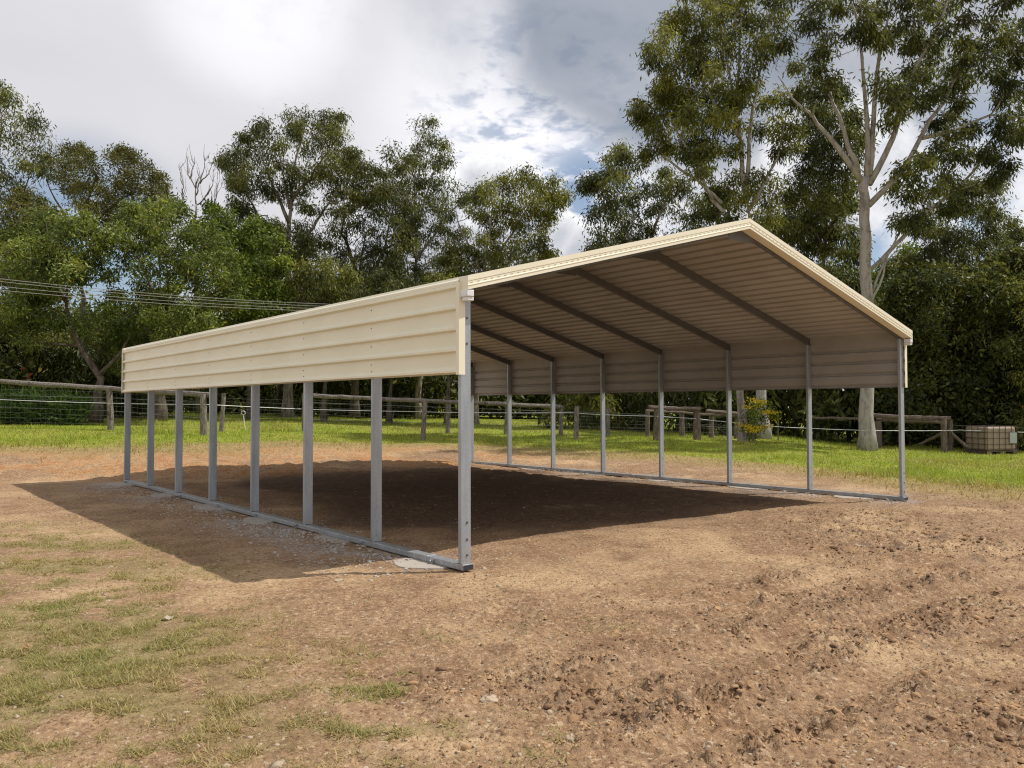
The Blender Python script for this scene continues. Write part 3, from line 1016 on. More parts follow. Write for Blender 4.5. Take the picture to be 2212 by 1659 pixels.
# overhead cables
WL = [((-200, 565), (0, 583), (735, 645)), ((-200, 571), (0, 589), (735, 650)), ((-200, 583), (0, 600), (735, 655)), ((-200, 592), (0, 608), (735, 660))]
for k, wq in enumerate(WL):
    mb = MB()
    a = at(*wq[0], 24.0); c = at(*wq[2], 31.0)
    a2 = a+(a-c)*0.8; c2 = c+(c-a)*0.9
    pts = []
    for i in range(25):
        f = i/24
        q = a2+(c2-a2)*f
        pts.append(q+np.array([0, 0, 1.2*(2*f-1)**2-0.35]))
    mb.tube(pts, 0.009, 4, False)
    o = mb.build('overhead_cable', CABLE)
    tag(o, ['topmost', 'second highest', 'third highest', 'lowest'][k]+' of the four overhead cables crossing the trees at left', 'cable', 'overhead cables at left')

# ------------------------------------------------------------------ trees
def leaf_mesh(name, P, A, Wd, L, Wv, colr, parent, mat, tri=False):
    """kite-shaped leaves. P base points, A axis (unit), Wd width direction (unit), L lengths, Wv widths"""
    n = len(P)
    off = parent_loc(parent)
    tip = P+A*L[:, None]
    mid = P+A*(L*0.42)[:, None]
    nrm = np.cross(A, Wd)
    fold = nrm*(Wv*0.15)[:, None]
    V = np.stack([P, mid+Wd*(Wv*0.5)[:, None]+fold, tip, mid-Wd*(Wv*0.5)[:, None]+fold], 1).reshape(-1, 3)-off
    kk = 4
    if tri:
        kk = 3
        V = np.stack([P-Wd*(Wv*0.5)[:, None], P+Wd*(Wv*0.5)[:, None], tip], 1).reshape(-1, 3)-off
    me = bpy.data.meshes.new(name)
    me.vertices.add(kk*n); me.vertices.foreach_set('co', V.ravel())
    me.loops.add(kk*n); me.loops.foreach_set('vertex_index', np.arange(kk*n, dtype=np.int32))
    me.polygons.add(n); me.polygons.foreach_set('loop_start', np.arange(n, dtype=np.int32)*kk)
    ca = me.color_attributes.new('col', 'FLOAT_COLOR', 'POINT')
    C = np.concatenate([colr, np.ones((n, 1))], 1)
    ca.data.foreach_set('color', np.repeat(C, kk, 0).ravel().astype(np.float32))
    me.update(calc_edges=True)
    me.materials.append(mat)
    o = bpy.data.objects.new(name, me)
    COL.objects.link(o); o.parent = parent
    return o


def unit(a):
    return a/(np.linalg.norm(a, axis=-1, keepdims=True)+1e-9)


def inside(poly, x, y):
    r = False
    n = len(poly)
    for i in range(n):
        (x1, y1), (x2, y2) = poly[i], poly[(i+1) % n]
        if (y1 > y) != (y2 > y) and x < (x2-x1)*(y-y1)/(y2-y1)+x1:
            r = not r
    return r


STY = {  # leaf length, width, droop, tuft spread, colours (dark, mid, light), leaves per tuft
    'gum': (0.22, 0.052, 0.72, 0.25, [(0.030, 0.039, 0.013), (0.070, 0.083, 0.025), (0.205, 0.222, 0.06)], 36),
    'gumy': (0.21, 0.052, 0.72, 0.25, [(0.044, 0.056, 0.016), (0.112, 0.127, 0.030), (0.28, 0.285, 0.06)], 34),
    'olive': (0.18, 0.065, 0.25, 0.25, [(0.042, 0.046, 0.016), (0.098, 0.10, 0.029), (0.20, 0.19, 0.052)], 34),
    'wattle': (0.19, 0.062, 0.45, 0.22, [(0.052, 0.075, 0.019), (0.12, 0.16, 0.037), (0.30, 0.34, 0.085)], 34),
    'lush': (0.18, 0.085, 0.2, 0.22, [(0.045, 0.072, 0.014), (0.11, 0.16, 0.027), (0.27, 0.32, 0.06)], 32),
    'dark': (0.22, 0.085, 0.4, 0.36, [(0.034, 0.045, 0.015), (0.075, 0.090, 0.026), (0.19, 0.20, 0.056)], 34),
}


def tree(name, label, cat, D, trunk, limbs, crown, ncl, rcl, style, bark, seed, group=None, depth=2.6, tufts=(7, 14), r0=0.2, extra=None, leafscale=1.0, dens=1.0, twig=True, tip=0.1):
    """trunk/limbs: picture polylines [(px,py[,dd])] at depth D; crown: list of picture polygons filled with ncl leaf clumps"""
    R = np.random.default_rng(seed); random.seed(seed)
    if twig: ncl = int(ncl*(.85 if style in ('gum', 'gumy') else 1.05)); rcl = (rcl[0]*.7, rcl[1]*1.0)
    base = gp(trunk[0][0], D)
    root = empty(name, tuple(base), label, cat, group)
    mpp = D/FPX
    nodes = []; rads = []
    tb = MB()
    def poly(pl, ra, rb, n=8, ground=False):
        pts = []
        for q in pl:
            dd = q[2] if len(q) > 2 else 0.0
            pts.append(at(q[0], q[1], D+dd))
        if ground:
            pts[0] = np.array(base)-np.array([0, 0, .15])
        full = []
        for a, b in zip(pts[:-1], pts[1:]):
            k = max(2, int(np.linalg.norm(b-a)/0.6))
            for i in range(k):
                full.append(a+(b-a)*i/k)
        full.append(pts[-1])
        full = [f+(R.normal(0, 0.03, 3) if 0 < i < len(full)-1 else 0) for i, f in enumerate(full)]
        m = len(full)
        rr = [ra+(rb-ra)*(i/(m-1))**0.9 for i in range(m)]
        if ground and m > 4:
            rr[0] = ra*1.5; rr[1] = ra*1.12
        tb.tube(full, rr, n, True, 0.03)
        for f, r in zip(full[1:], rr[1:]):
            nodes.append(f); rads.append(r)
    poly(trunk, r0, r0*tip, 10, True)
    for lm in limbs:
        ra, rb = lm[0]
        poly(lm[1:], ra*.85, min(rb, .018), 7)
    # clump centres
    cl = []
    for pg in crown:
        xs = [q[0] for q in pg]; ys = [q[1] for q in pg]
        area = 0.5*abs(sum(pg[i][0]*pg[(i+1) % len(pg)][1]-pg[(i+1) % len(pg)][0]*pg[i][1] for i in range(len(pg))))
        tot = sum(0.5*abs(sum(g[i][0]*g[(i+1) % len(g)][1]-g[(i+1) % len(g)][0]*g[i][1] for i in range(len(g)))) for g in crown)
        want = max(1, int(round(ncl*area/tot)))
        got = []; tries = 0; md = math.sqrt(area/want)*0.75
        while len(got) < want and tries < want*80:
            tries += 1
            x, y = R.uniform(min(xs), max(xs)), R.uniform(min(ys), max(ys))
            if not inside(pg, x, y): continue
            if any((x-a)**2+(y-b)**2 < md*md for a, b in got):
                md *= 0.998
                continue
            got.append((x, y))
        for (x, y) in got:
            r = R.uniform(*rcl)*mpp
            cl.append((at(x, y, D+R.uniform(-1, 1)*depth), r))
        if twig:
            for q in range(int(want*.22)):      # stray sprays beyond the outline
                i = int(R.integers(0, len(pg))); (x1, y1), (x2, y2) = pg[i], pg[(i+1) % len(pg)]
                f = R.random(); x, y = x1+(x2-x1)*f, y1+(y2-y1)*f
                cx_, cy_ = sum(xs)/len(xs), sum(ys)/len(ys); dn = math.hypot(x-cx_, y-cy_)+1e-6
                k_ = R.uniform(2, 13)
                cl.append((at(x+(x-cx_)/dn*k_, y+(y-cy_)/dn*k_, D+R.uniform(-.6, .6)*depth), R.uniform(.35, .6)*rcl[1]*mpp))
    if extra:
        for (x, y, rp, dd) in extra:
            cl.append((at(x, y, D+dd), rp*mpp))
    nd = np.array(nodes)
    order = sorted(range(len(cl)), key=lambda i: np.min(np.linalg.norm(nd-cl[i][0], axis=1)))
    tp, tc, tr = [], [], []
    nodes_a = [np.array(q) for q in nodes]
    for i in order:
        c, r = cl[i]
        arr = np.array(nodes_a)
        d = c-arr
        dist = np.linalg.norm(d, axis=1)
        cost = dist+1.6*np.maximum(0, arr[:, 2]-c[2]+0.15*dist)
        k = int(np.argmin(cost))
        s = arr[k]; L = dist[k]
        rs = min(rads[k]*0.85, 0.022+0.018*L+0.012*r)
        m = max(3, int(L/0.5)+2)
        mid = s+(c-s)*0.5+np.array([0, 0, -0.10*L])+R.normal(0, 0.06*L, 3)
        pts = []
        for q in range(m):
            f = q/(m-1)
            b = s*(1-f)**2+2*f*(1-f)*mid+c*f*f
            if 0 < q < m-1: b = b+R.normal(0, 0.025, 3)
            pts.append(b)
        rr = [rs+(max(rs*0.35, 0.008)-rs)*(q/(m-1)) for q in range(m)]
        tb.tube(pts, rr, 5, False)
        for q in range(1, m):
            nodes_a.append(pts[q]); rads.append(rr[q])
        nt = int(R.integers(*tufts))
        ct = R.random()
        for q in range(nt):
            v = R.normal(0, 1, 3); v /= np.linalg.norm(v)
            v[2] = v[2]*0.7+0.1
            t = c+v*r*R.uniform(0.35, 1.05)
            tp.append(t); tc.append(ct); tr.append(r)
            if twig:
                tb.tube([c, t], [0.012, 0.005], 3, False)
    tb.build('trunk', bark, root, smooth=True)
    L0, W0, droop, spread, cols, per = STY[style]
    L0 *= leafscale; W0 *= leafscale; spread *= leafscale**0.5
    per = int(per*dens)
    tp = np.array(tp); n = len(tp)*per
    idx = np.repeat(np.arange(len(tp)), per)
    g = R.normal(0, 1, (n, 3))*np.array([1, 1, 0.85])*spread*np.clip(np.array(tr)[idx], .4, 1.2)[:, None]**0.5
    Pp = tp[idx]+g
    Pp[:, 2] -= np.linalg.norm(g[:, :2], axis=1)*0.25*droop
    A = R.normal(0, 1, (n, 3))
    A = unit(A)
    A = unit(A*(1-0.55*droop)+np.array([0, 0, -1.0])*droop+unit(g)*0.35)
    Wd = unit(np.cross(A, R.normal(0, 1, (n, 3))))
    Ln = L0*R.uniform(0.6, 1.3, n); Wn = W0*R.uniform(0.7, 1.3, n)
    c0, c1, c2 = (np.array(q) for q in cols)
    tone = np.clip(R.normal(0.5, 0.22, n)+(np.array(tc)[idx]-0.5)*0.7, 0, 1)[:, None]
    cc = np.where(tone < 0.5, c0+(c1-c0)*tone*2, c1+(c2-c1)*(tone-0.5)*2)
    br = R.random(n) < 0.03
    cc[br] = cc[br]*np.array([1.5, 1.0, 0.8])
    leaf_mesh('crown', Pp, A, Wd, Ln, Wn, cc, root, LEAF)
    return root


GB = 'wood behind the paddock'
# --- left group
tree('gum_tree', 'tall dark gum cut by the left edge, rising above its neighbours', 'tree', 40, [(-30, 905), (-25, 600), (0, 320), (5, 240)],
     [((.12, .03), (-22, 560), (40, 450), (70, 350)), ((.1, .03), (-10, 430), (-60, 330), (-80, 250))],
     [[(-110, 260), (-20, 190), (30, 215), (75, 260), (70, 310), (95, 345), (70, 390), (85, 440), (60, 520), (-110, 560)]], 46, (24, 44), 'gum', BARK, 11, depth=2.2)
tree('broad_tree', 'broad olive brown tree with a flat rounded crown behind the pale green trees', 'tree', 47, [(185, 890), (180, 640), (165, 520), (160, 470)],
     [((.14, .04), (165, 510), (120, 430), (100, 385)), ((.16, .04), (170, 510), (260, 430), (320, 400)), ((.14, .04), (165, 490), (200, 400), (215, 360))],
     [[(85, 375), (100, 345), (160, 325), (215, 350), (270, 335), (300, 358), (350, 368), (376, 420), (372, 470), (310, 505), (230, 490), (190, 440), (130, 390)]], 56, (22, 38), 'olive', BARK, 12, depth=3, r0=.25,
     extra=[(175, 318, 10, 0), (260, 322, 10, 0), (195, 330, 9, 1)])
tree('wattle_tree', 'pale green feathery tree with twisted dark trunk at far left', 'tree', 32, [(205, 880), (215, 815), (172, 745), (140, 660), (150, 580)],
     [((.11, .03), (145, 650), (80, 570), (50, 520)), ((.1, .03), (148, 620), (190, 540), (210, 500)), ((.12, .03), (212, 810), (260, 760), (300, 690)), ((.05, .02), (150, 600), (110, 520), (100, 480))],
     [[(10, 560), (30, 480), (90, 455), (150, 470), (215, 500), (245, 545), (230, 590), (150, 610), (60, 640)], [(150, 710), (180, 690), (250, 690), (265, 720), (200, 735)], [(0, 640), (60, 620), (120, 690), (60, 740), (0, 720)]], 50, (22, 36), 'wattle', BARK, 13, depth=1.8, r0=.2)
tree('wattle_tree', 'wide pale green feathery tree behind the left end of the carport', 'tree', 33.5, [(345, 880), (350, 760), (365, 650), (360, 560)],
     [((.12, .03), (360, 680), (300, 560), (270, 490)), ((.12, .03), (362, 660), (430, 560), (440, 500)), ((.1, .03), (355, 700), (450, 640), (490, 620)), ((.1, .03), (352, 740), (280, 680), (240, 650))],
     [[(225, 500), (270, 455), (330, 455), (370, 448), (420, 475), (470, 530), (495, 600), (505, 660), (480, 700), (420, 690), (380, 640), (330, 660), (300, 600), (240, 570)], [(250, 640), (330, 660), (420, 690), (470, 720), (380, 790), (260, 790), (220, 710)]], 84, (22, 38), 'wattle', BARK, 14, depth=2.4, r0=.22)
# bare dead tree
droot_b = gp(428, 44)
dead = empty('dead_tree', tuple(droot_b), 'bare dead tree with pale forked branches above the green crowns', 'tree')
mb = MB()
random.seed(5)
DL = [[(428, 890), (424, 600), (422, 480), (425, 440)], [(425, 440), (424, 405), (408, 375), (406, 350), (405, 335)], [(425, 442), (445, 425), (460, 400), (462, 385)], [(425, 420), (432, 395), (440, 370), (444, 345)],
      [(412, 385), (420, 360), (421, 336)], [(440, 430), (452, 412), (455, 395)], [(424, 405), (429, 380), (426, 360)], [(432, 395), (452, 375), (458, 352)],
      [(422, 520), (400, 470), (396, 430), (398, 400), (391, 380), (390, 348)], [(398, 430), (393, 420), (394, 402)], [(424, 510), (440, 480), (455, 455), (468, 425), (470, 385)], [(455, 455), (458, 425), (456, 405)],
      [(450, 500), (465, 480), (470, 440)], [(480, 520), (490, 470), (487, 445)]]
for k, pl in enumerate(DL):
    pts = []
    for a, b in zip(pl[:-1], pl[1:]):
        A_, B_ = at(*a, 44+k % 3*0.3), at(*b, 44+k % 3*0.3)
        for q in range(3): pts.append(A_+(B_-A_)*q/3+rng.normal(0, .03, 3))
    pts.append(at(*pl[-1], 44+k % 3*0.3))
    r0_ = .13 if k == 0 else .05 if k in (8, 10) else .04
    mb.tube(pts, list(np.linspace(r0_, .04 if k == 0 else .010, len(pts))), 6, True)
for k in range(46):
    pl = DL[random.choice([1, 2, 3, 4, 7, 8, 10, 10, 8])]
    i = random.randrange(len(pl)-1); f = random.random()
    a = (pl[i][0]+(pl[i+1][0]-pl[i][0])*f, pl[i][1]+(pl[i+1][1]-pl[i][1])*f)
    e = (a[0]+random.uniform(-16, 16), a[1]-random.uniform(14, 46)); m_ = ((a[0]+e[0])/2+random.uniform(-5, 5), (a[1]+e[1])/2)
    mb.tube([at(*a, 44.3), at(*m_, 44.3+random.uniform(-.4, .4)), at(*e, 44.3+random.uniform(-.7, .7))], [.018, .012, .006], 4, False)
mb.build('trunk', DEADW, dead, smooth=True)
tree('leafy_tree', 'dark green glossy tree with lime tips right of the pale green trees', 'tree', 38, [(545, 900), (540, 760), (530, 650), (520, 560)],
     [((.12, .03), (535, 680), (590, 600), (600, 560)), ((.12, .03), (530, 650), (470, 540), (450, 490))],
     [[(420, 470), (470, 450), (500, 480), (560, 490), (610, 540), (610, 580), (570, 600), (600, 640), (650, 680), (560, 720), (500, 700), (510, 640), (480, 560), (430, 520)]], 60, (20, 36), 'lush', BARK, 15, depth=2.2)
tree('gum_tree', 'tall gum with pale trunk and open crown left of centre, highest of its group', 'tree', 42, [(622, 905), (622, 700), (620, 560), (630, 420), (640, 330), (660, 270)],
     [((.13, .03), (622, 600), (560, 470), (520, 390), (495, 350)), ((.1, .03), (621, 640), (545, 530), (490, 480)), ((.13, .03), (625, 480), (575, 360), (560, 310)), ((.12, .03), (632, 430), (700, 340), (735, 290)),
      ((.13, .03), (622, 560), (690, 470), (730, 410), (750, 370)), ((.09, .02), (626, 450), (610, 350), (600, 290))],
     [[(470, 350), (500, 330), (540, 290), (575, 270), (620, 250), (668, 238), (700, 255), (735, 262), (758, 320), (735, 360), (790, 350), (828, 395), (800, 430), (740, 440), (700, 460), (640, 440), (600, 440), (560, 420), (520, 440), (500, 390)],
      [(480, 460), (520, 430), (560, 460), (620, 480), (700, 480), (690, 560), (640, 560), (560, 520), (490, 510)]], 92, (18, 33), 'gum', GUMG, 16, depth=2.6, r0=.27,
     extra=[(484, 345, 12, 0), (505, 390, 14, .5), (520, 395, 14, -.5)])
tree('dark_gum_tree', 'dark crooked tree between the two tall gums at centre left', 'tree', 44, [(765, 905), (770, 720), (775, 600), (790, 500)],
     [((.15, .04), (772, 640), (830, 540), (845, 470), (860, 400)), ((.15, .04), (775, 600), (740, 500), (745, 420)), ((.12, .03), (782, 560), (870, 520), (920, 500))],
     [[(740, 470), (770, 410), (800, 400), (815, 345), (850, 320), (870, 370), (900, 430), (890, 500), (860, 560), (790, 600), (740, 590), (700, 560), (660, 600), (640, 560), (700, 500)],
      [(640, 620), (760, 590), (860, 590), (880, 700), (780, 760), (660, 740)]], 84, (20, 36), 'gum', BARK, 17, depth=2.6, r0=.25)
tree('slender_gum_tree', 'slender open gum with a wispy top left of the roof', 'tree', 46, [(905, 905), (905, 720), (900, 600), (898, 480), (895, 400), (905, 320)],
     [((.1, .02), (900, 560), (860, 420), (845, 370)), ((.1, .02), (900, 500), (930, 400), (945, 350)), ((.1, .02), (900, 560), (960, 480), (1010, 420), (1035, 400)), ((.06, .02), (900, 420), (910, 330), (925, 290))],
     [[(838, 400), (850, 355), (890, 350), (905, 275), (940, 265), (955, 310), (960, 350), (970, 400), (1000, 410), (1040, 395), (1045, 430), (1010, 450), (980, 480), (940, 470), (900, 470), (860, 480)],
      [(860, 500), (940, 490), (1000, 500), (1000, 600), (960, 680), (880, 680), (850, 600)]], 84, (16, 30), 'gum', GUMG, 18, depth=2.4, r0=.2, dens=.85)
tree('leaning_gum_tree', 'bushy gum leaning right, just left of the carport gable', 'tree', 40, [(1025, 905), (1035, 700), (1045, 590), (1065, 520)],
     [((.11, .03), (1040, 620), (1090, 530), (1130, 470), (1160, 420)), ((.1, .03), (1045, 590), (1060, 480), (1075, 410)), ((.1, .03), (1045, 600), (1000, 500), (985, 450)), ((.09, .02), (1040, 610), (1120, 550), (1170, 530))],
     [[(1020, 450), (1060, 400), (1085, 385), (1120, 370), (1160, 395), (1205, 405), (1212, 430), (1190, 450), (1180, 500), (1190, 540), (1160, 570), (1130, 600), (1060, 560), (1030, 510)],
      [(980, 520), (1050, 540), (1100, 600), (1080, 690), (980, 700), (960, 600)]], 84, (17, 31), 'gumy', GUMG, 19, depth=2.2, r0=.2, extra=[(1190, 425, 12, 0), (1175, 555, 14, 0)])
for k, (px, D, pt_, wp, stl, lab) in enumerate([
        (700, 37.5, 560, 170, 'gumy', 'sunlit yellow green bushy tree below the tall gums at centre left'),
        (840, 39, 600, 150, 'gum', 'bushy dark tree just left of the front gutter corner'),
        (965, 38, 590, 130, 'gumy', 'bushy tree rising right behind the front gutter corner'),
        (600, 46, 500, 150, 'olive', 'olive tree filling the gap behind the pale gum trunk'),
        (60, 37, 430, 130, 'olive', 'olive tree below the tall dark gum at the left edge')]):
    tree('bushy_tree', lab, 'tree', D, [(px, 900), (px+4, 780), (px-4, pt_+80)], [((.08, .02), (px, 780), (px-wp*.25, pt_+90), (px-wp*.3, pt_+50)), ((.08, .02), (px, 770), (px+wp*.25, pt_+80), (px+wp*.3, pt_+60))],
         [[(px-wp*.45, 780), (px-wp*.55, pt_+90), (px-wp*.35, pt_+25), (px-wp*.1, pt_), (px+wp*.15, pt_+15), (px+wp*.4, pt_+40), (px+wp*.55, pt_+110), (px+wp*.45, 780)]], 46, (20, 36), stl, BARK, 60+k, depth=2.0, r0=.13)
# --- right group
tree('gum_tree', 'rounded dark gum just above the roof slope, right of the cloud gap', 'tree', 39, [(1400, 915), (1400, 700), (1390, 560), (1380, 480)],
     [((.12, .03), (1392, 580), (1330, 460), (1300, 400)), ((.12, .03), (1390, 560), (1440, 430), (1460, 380)), ((.1, .03), (1392, 600), (1320, 530), (1290, 500))],
     [[(1268, 400), (1300, 375), (1325, 340), (1370, 335), (1400, 370), (1440, 380), (1480, 400), (1560, 440), (1560, 520), (1480, 560), (1340, 570), (1280, 560), (1290, 500), (1270, 450)], [(1340, 570), (1540, 560), (1560, 680), (1400, 700)]], 90, (19, 34), 'gum', GUMG, 21, depth=2.4,
     extra=[(1280, 395, 13, 0), (1300, 555, 16, 0)])
tree('gum_tree', 'tall yellowish green gum with upright forked limbs behind the ridge', 'tree', 31, [(1648, 952), (1644, 800), (1630, 600), (1616, 480), (1612, 400)],
     [((.13, .03), (1613, 440), (1600, 300), (1580, 180), (1560, 60)), ((.11, .03), (1613, 430), (1620, 300), (1640, 160), (1660, 20)), ((.12, .03), (1620, 520), (1540, 430), (1490, 330), (1450, 260)), ((.1, .03), (1615, 460), (1680, 340), (1700, 250)),
      ((.1, .03), (1600, 300), (1530, 200), (1480, 110)), ((.09, .03), (1560, 440), (1510, 390), (1440, 340), (1400, 300)), ((.09, .02), (1590, 230), (1600, 100), (1610, -60))],
     [[(1478, 20), (1500, -40), (1600, -120), (1700, -80), (1690, 40), (1660, 120), (1640, 200), (1560, 240), (1480, 230), (1425, 190), (1412, 105), (1450, 65)],
      [(1382, 240), (1440, 200), (1480, 240), (1560, 250), (1600, 260), (1590, 340), (1530, 350), (1480, 400), (1430, 330), (1390, 300)],
      [(1630, 230), (1700, 200), (1740, 260), (1690, 330), (1640, 300)], [(1560, 380), (1660, 380), (1700, 470), (1600, 520), (1540, 460)]], 120, (18, 33), 'gumy', GUM, 22, depth=2.4, r0=.24, extra=[(1385, 250, 14, 0), (1395, 330, 13, .5)])
LM = [((.14, .05), (1862, 392), (1815, 330), (1780, 285), (1755, 250), (1715, 215), (1682, 165)),
      ((.12, .04), (1855, 375), (1832, 320), (1815, 255), (1790, 200), (1785, 150), (1770, 95)),
      ((.13, .05), (1872, 390), (1874, 300), (1868, 180), (1860, 70), (1840, 0), (1830, -80)),
      ((.14, .05), (1878, 380), (1888, 260), (1895, 170), (1900, 95), (1925, 25), (1935, -60)),
      ((.14, .05), (1878, 400), (1915, 335), (1940, 260), (1978, 155), (2020, 75), (2045, 15), (2060, -70)),
      ((.13, .05), (1878, 445), (1945, 380), (1990, 300), (2040, 220), (2085, 140), (2130, 70), (2150, 0)),
      ((.1, .03), (1990, 300), (2060, 285), (2140, 250), (2250, 258)),
      ((.10, .04), (1875, 590, .5), (1930, 540, .8), (1990, 470, 1.), (2040, 430, 1.), (2105, 370, 1.2), (2130, 330, 1.2), (2190, 310, 1.2), (2270, 265, 1.2)),
      ((.06, .02), (1876, 655), (1910, 570), (1945, 500), (1990, 470)),
      ((.06, .02), (1878, 670, -.4), (1900, 620, -.5), (1915, 570, -.5), (1935, 545, -.5))]
tree('white_gum_tree', 'large gum with smooth white trunk and spreading limbs at right', 'tree', 28.5, [(1872, 973), (1873, 850), (1876, 700), (1870, 560), (1869, 430), (1870, 385)], LM,
     [[(1690, 120), (1730, 60), (1770, 40), (1800, 90), (1810, 170), (1770, 210), (1700, 210)], [(1700, -40), (1800, -90), (1900, -120), (2050, -120), (2060, -20), (1980, 60), (1900, 90), (1840, 60), (1780, 30)],
      [(1940, 150), (2000, 60), (2080, -40), (2200, -60), (2290, 20), (2280, 160), (2200, 190), (2100, 170), (2030, 200), (1980, 230)],
      [(2010, 300), (2080, 210), (2200, 200), (2290, 230), (2200, 290), (2150, 340), (2110, 370), (2080, 340), (2040, 380), (1990, 340)],
      [(1890, 160), (1950, 150), (1960, 240), (1920, 270), (1885, 220)], [(1900, 420), (1980, 330), (2060, 370), (2060, 440), (1980, 490), (1900, 470)]], 128, (15, 29), 'gum', GUM, 23, depth=2.8, r0=.255, dens=.95, tip=.6,
     extra=[(2130, 330, 14, 0), (2150, 385, 10, 0), (2180, 360, 11, 0)])
tree('dark_gum_tree', 'dense dark gum standing behind the white gum trunk', 'tree', 36, [(1770, 930), (1770, 720), (1780, 560), (1790, 430)],
     [((.12, .03), (1780, 560), (1740, 430), (1720, 360)), ((.12, .03), (1782, 520), (1830, 420), (1830, 330)), ((.1, .03), (1775, 640), (1720, 560), (1690, 500))],
     [[(1740, 300), (1760, 220), (1800, 195), (1845, 235), (1860, 300), (1850, 400), (1840, 470), (1790, 500), (1740, 480), (1700, 520), (1660, 480), (1690, 400), (1730, 380)],
      [(1650, 480), (1760, 480), (1850, 500), (1860, 620), (1780, 640), (1690, 600)]], 100, (19, 34), 'gum', BARK, 24, depth=2.2, extra=[(1815, 205, 14, 0)])
tree('gum_tree', 'sparse dark gum at the right edge below the white gum limbs', 'tree', 37, [(2075, 945), (2075, 760), (2080, 640), (2085, 560)],
     [((.11, .03), (2080, 640), (2130, 520), (2150, 440)), ((.1, .03), (2082, 620), (2040, 530), (2020, 490)), ((.1, .03), (2084, 600), (2180, 560), (2220, 540))],
     [[(1990, 480), (2040, 440), (2100, 410), (2150, 400), (2165, 450), (2180, 500), (2240, 540), (2250, 600), (2150, 620), (2060, 600), (2000, 560)], [(1910, 590), (2000, 560), (2100, 590), (2100, 660), (1930, 680)]], 76, (17, 30), 'gum', BARK, 25, depth=2.2)
for k, (px, D, pyt, wpx, st, lab) in enumerate([
        (2010, 33.5, 590, 190, 'dark', 'dense dark shrubby tree right of the white gum trunk'),
        (2185, 33, 560, 170, 'dark', 'dense dark shrubby tree above the caged tank'),
        (2300, 32, 520, 150, 'gumy', 'olive green shrubby tree leaving the right edge'),
        (1960, 40, 560, 160, 'lush', 'bright leafy tree seen behind the right carport corner')]):
    tree('shrubby_tree', lab, 'tree', D, [(px, 960), (px+5, 860), (px-4, 760)], [((.07, .02), (px, 850), (px-wpx*.25, 750), (px-wpx*.3, 690)), ((.07, .02), (px, 840), (px+wpx*.25, 740), (px+wpx*.3, 680))],
         [[(px-wpx*.55, 940), (px-wpx*.6, 760), (px-wpx*.4, pyt+50), (px, pyt), (px+wpx*.4, pyt+40), (px+wpx*.6, 760), (px+wpx*.55, 940)]], 66, (22, 38), st, BARK, 30+k, depth=2.0, r0=.1)

# --- undergrowth and the wood behind
UG = []
random.seed(99)
def shrub(px, D, ptop, wpx, st, k, lab, grp, nclp=26, ls=1.35, pbot=None, dens=.75, nm='shrub'):
    pb = pbot or 900
    tree(nm, lab, nm.replace('_', ' '), D, [(px, pb+20), (px+4, pb-(pb-ptop)*.35), (px-3, pb-(pb-ptop)*.55)], [],
         [[(px-wpx*.5, pb), (px-wpx*.55, ptop+(pb-ptop)*.45), (px-wpx*.3, ptop+10), (px, ptop), (px+wpx*.3, ptop+12), (px+wpx*.55, ptop+(pb-ptop)*.45), (px+wpx*.5, pb)]],
         nclp, (22, 40), st, BARK, 200+k, group=grp, depth=1.6, r0=.07, leafscale=ls, dens=dens, twig=False, tufts=(6, 10))


ORDN = ['leftmost', 'second', 'third', 'fourth', 'fifth', 'sixth', 'seventh', 'eighth', 'ninth', 'tenth', 'eleventh', 'twelfth', 'thirteenth', 'fourteenth', 'fifteenth', 'sixteenth']
SEEN = {}
def nth(kind, rest):
    i = SEEN.get((kind, rest), 0); SEEN[(kind, rest)] = i+1
    return f"{ORDN[i]}{' from left' if i else ''} of the {kind} {rest}"


gU = 'undergrowth shrubs at the wood edge behind the carport'
k = 0
for px in range(-120, 1330, 80):
    D = random.uniform(46, 54) if px > 350 else random.uniform(36, 42)
    top_ = random.uniform(690, 750) if px < 500 else random.uniform(700, 780)
    shrub(px+random.uniform(-20, 20), D, top_, random.uniform(110, 150), (ug := random.choice(['dark', 'dark', 'gum', 'olive', 'lush'])), k, nth({'dark': 'dark', 'gum': 'drooping grey green', 'olive': 'olive brown', 'lush': 'bright green'}[ug], 'shrubs below the trees behind the carport'), gU, 18, 1.9, 882)
    k += 1
for px in range(1260, 2330, 92):
    D = random.uniform(34, 39)
    shrub(px+random.uniform(-20, 20), D, random.uniform(640, 740), random.uniform(130, 160), (ug := random.choice(['dark', 'dark', 'gumy', 'lush', 'gum'])), k, nth({'dark': 'dark', 'gum': 'drooping grey green', 'gumy': 'yellowish', 'lush': 'bright green'}[ug], 'shrubs behind the right hand fence'), 'undergrowth shrubs behind the right hand fence', 20, 1.65, 935)
    k += 1
for px in range(-150, 2400, 165):
    D = random.uniform(60, 70); WT = 665 if px < 560 else 600
    tree('wood_tree', nth('trees', 'in the dark wood behind the front trees'), 'tree', D, [(px, 890), (px+8, 790), (px-5, WT+60)], [((.12, .04), (px, 770), (px-40, WT+60)), ((.12, .04), (px, 770), (px+45, WT+50))],
         [[(px-85, 880), (px-90, WT+110), (px-60, WT+25), (px, WT), (px+60, WT+30), (px+90, WT+110), (px+85, 880)]], 34, (30, 48), 'dark', BARK, 300+k, group=GB, depth=3, r0=.2, leafscale=3.0, dens=.6, twig=False, tufts=(6, 10))
    k += 1
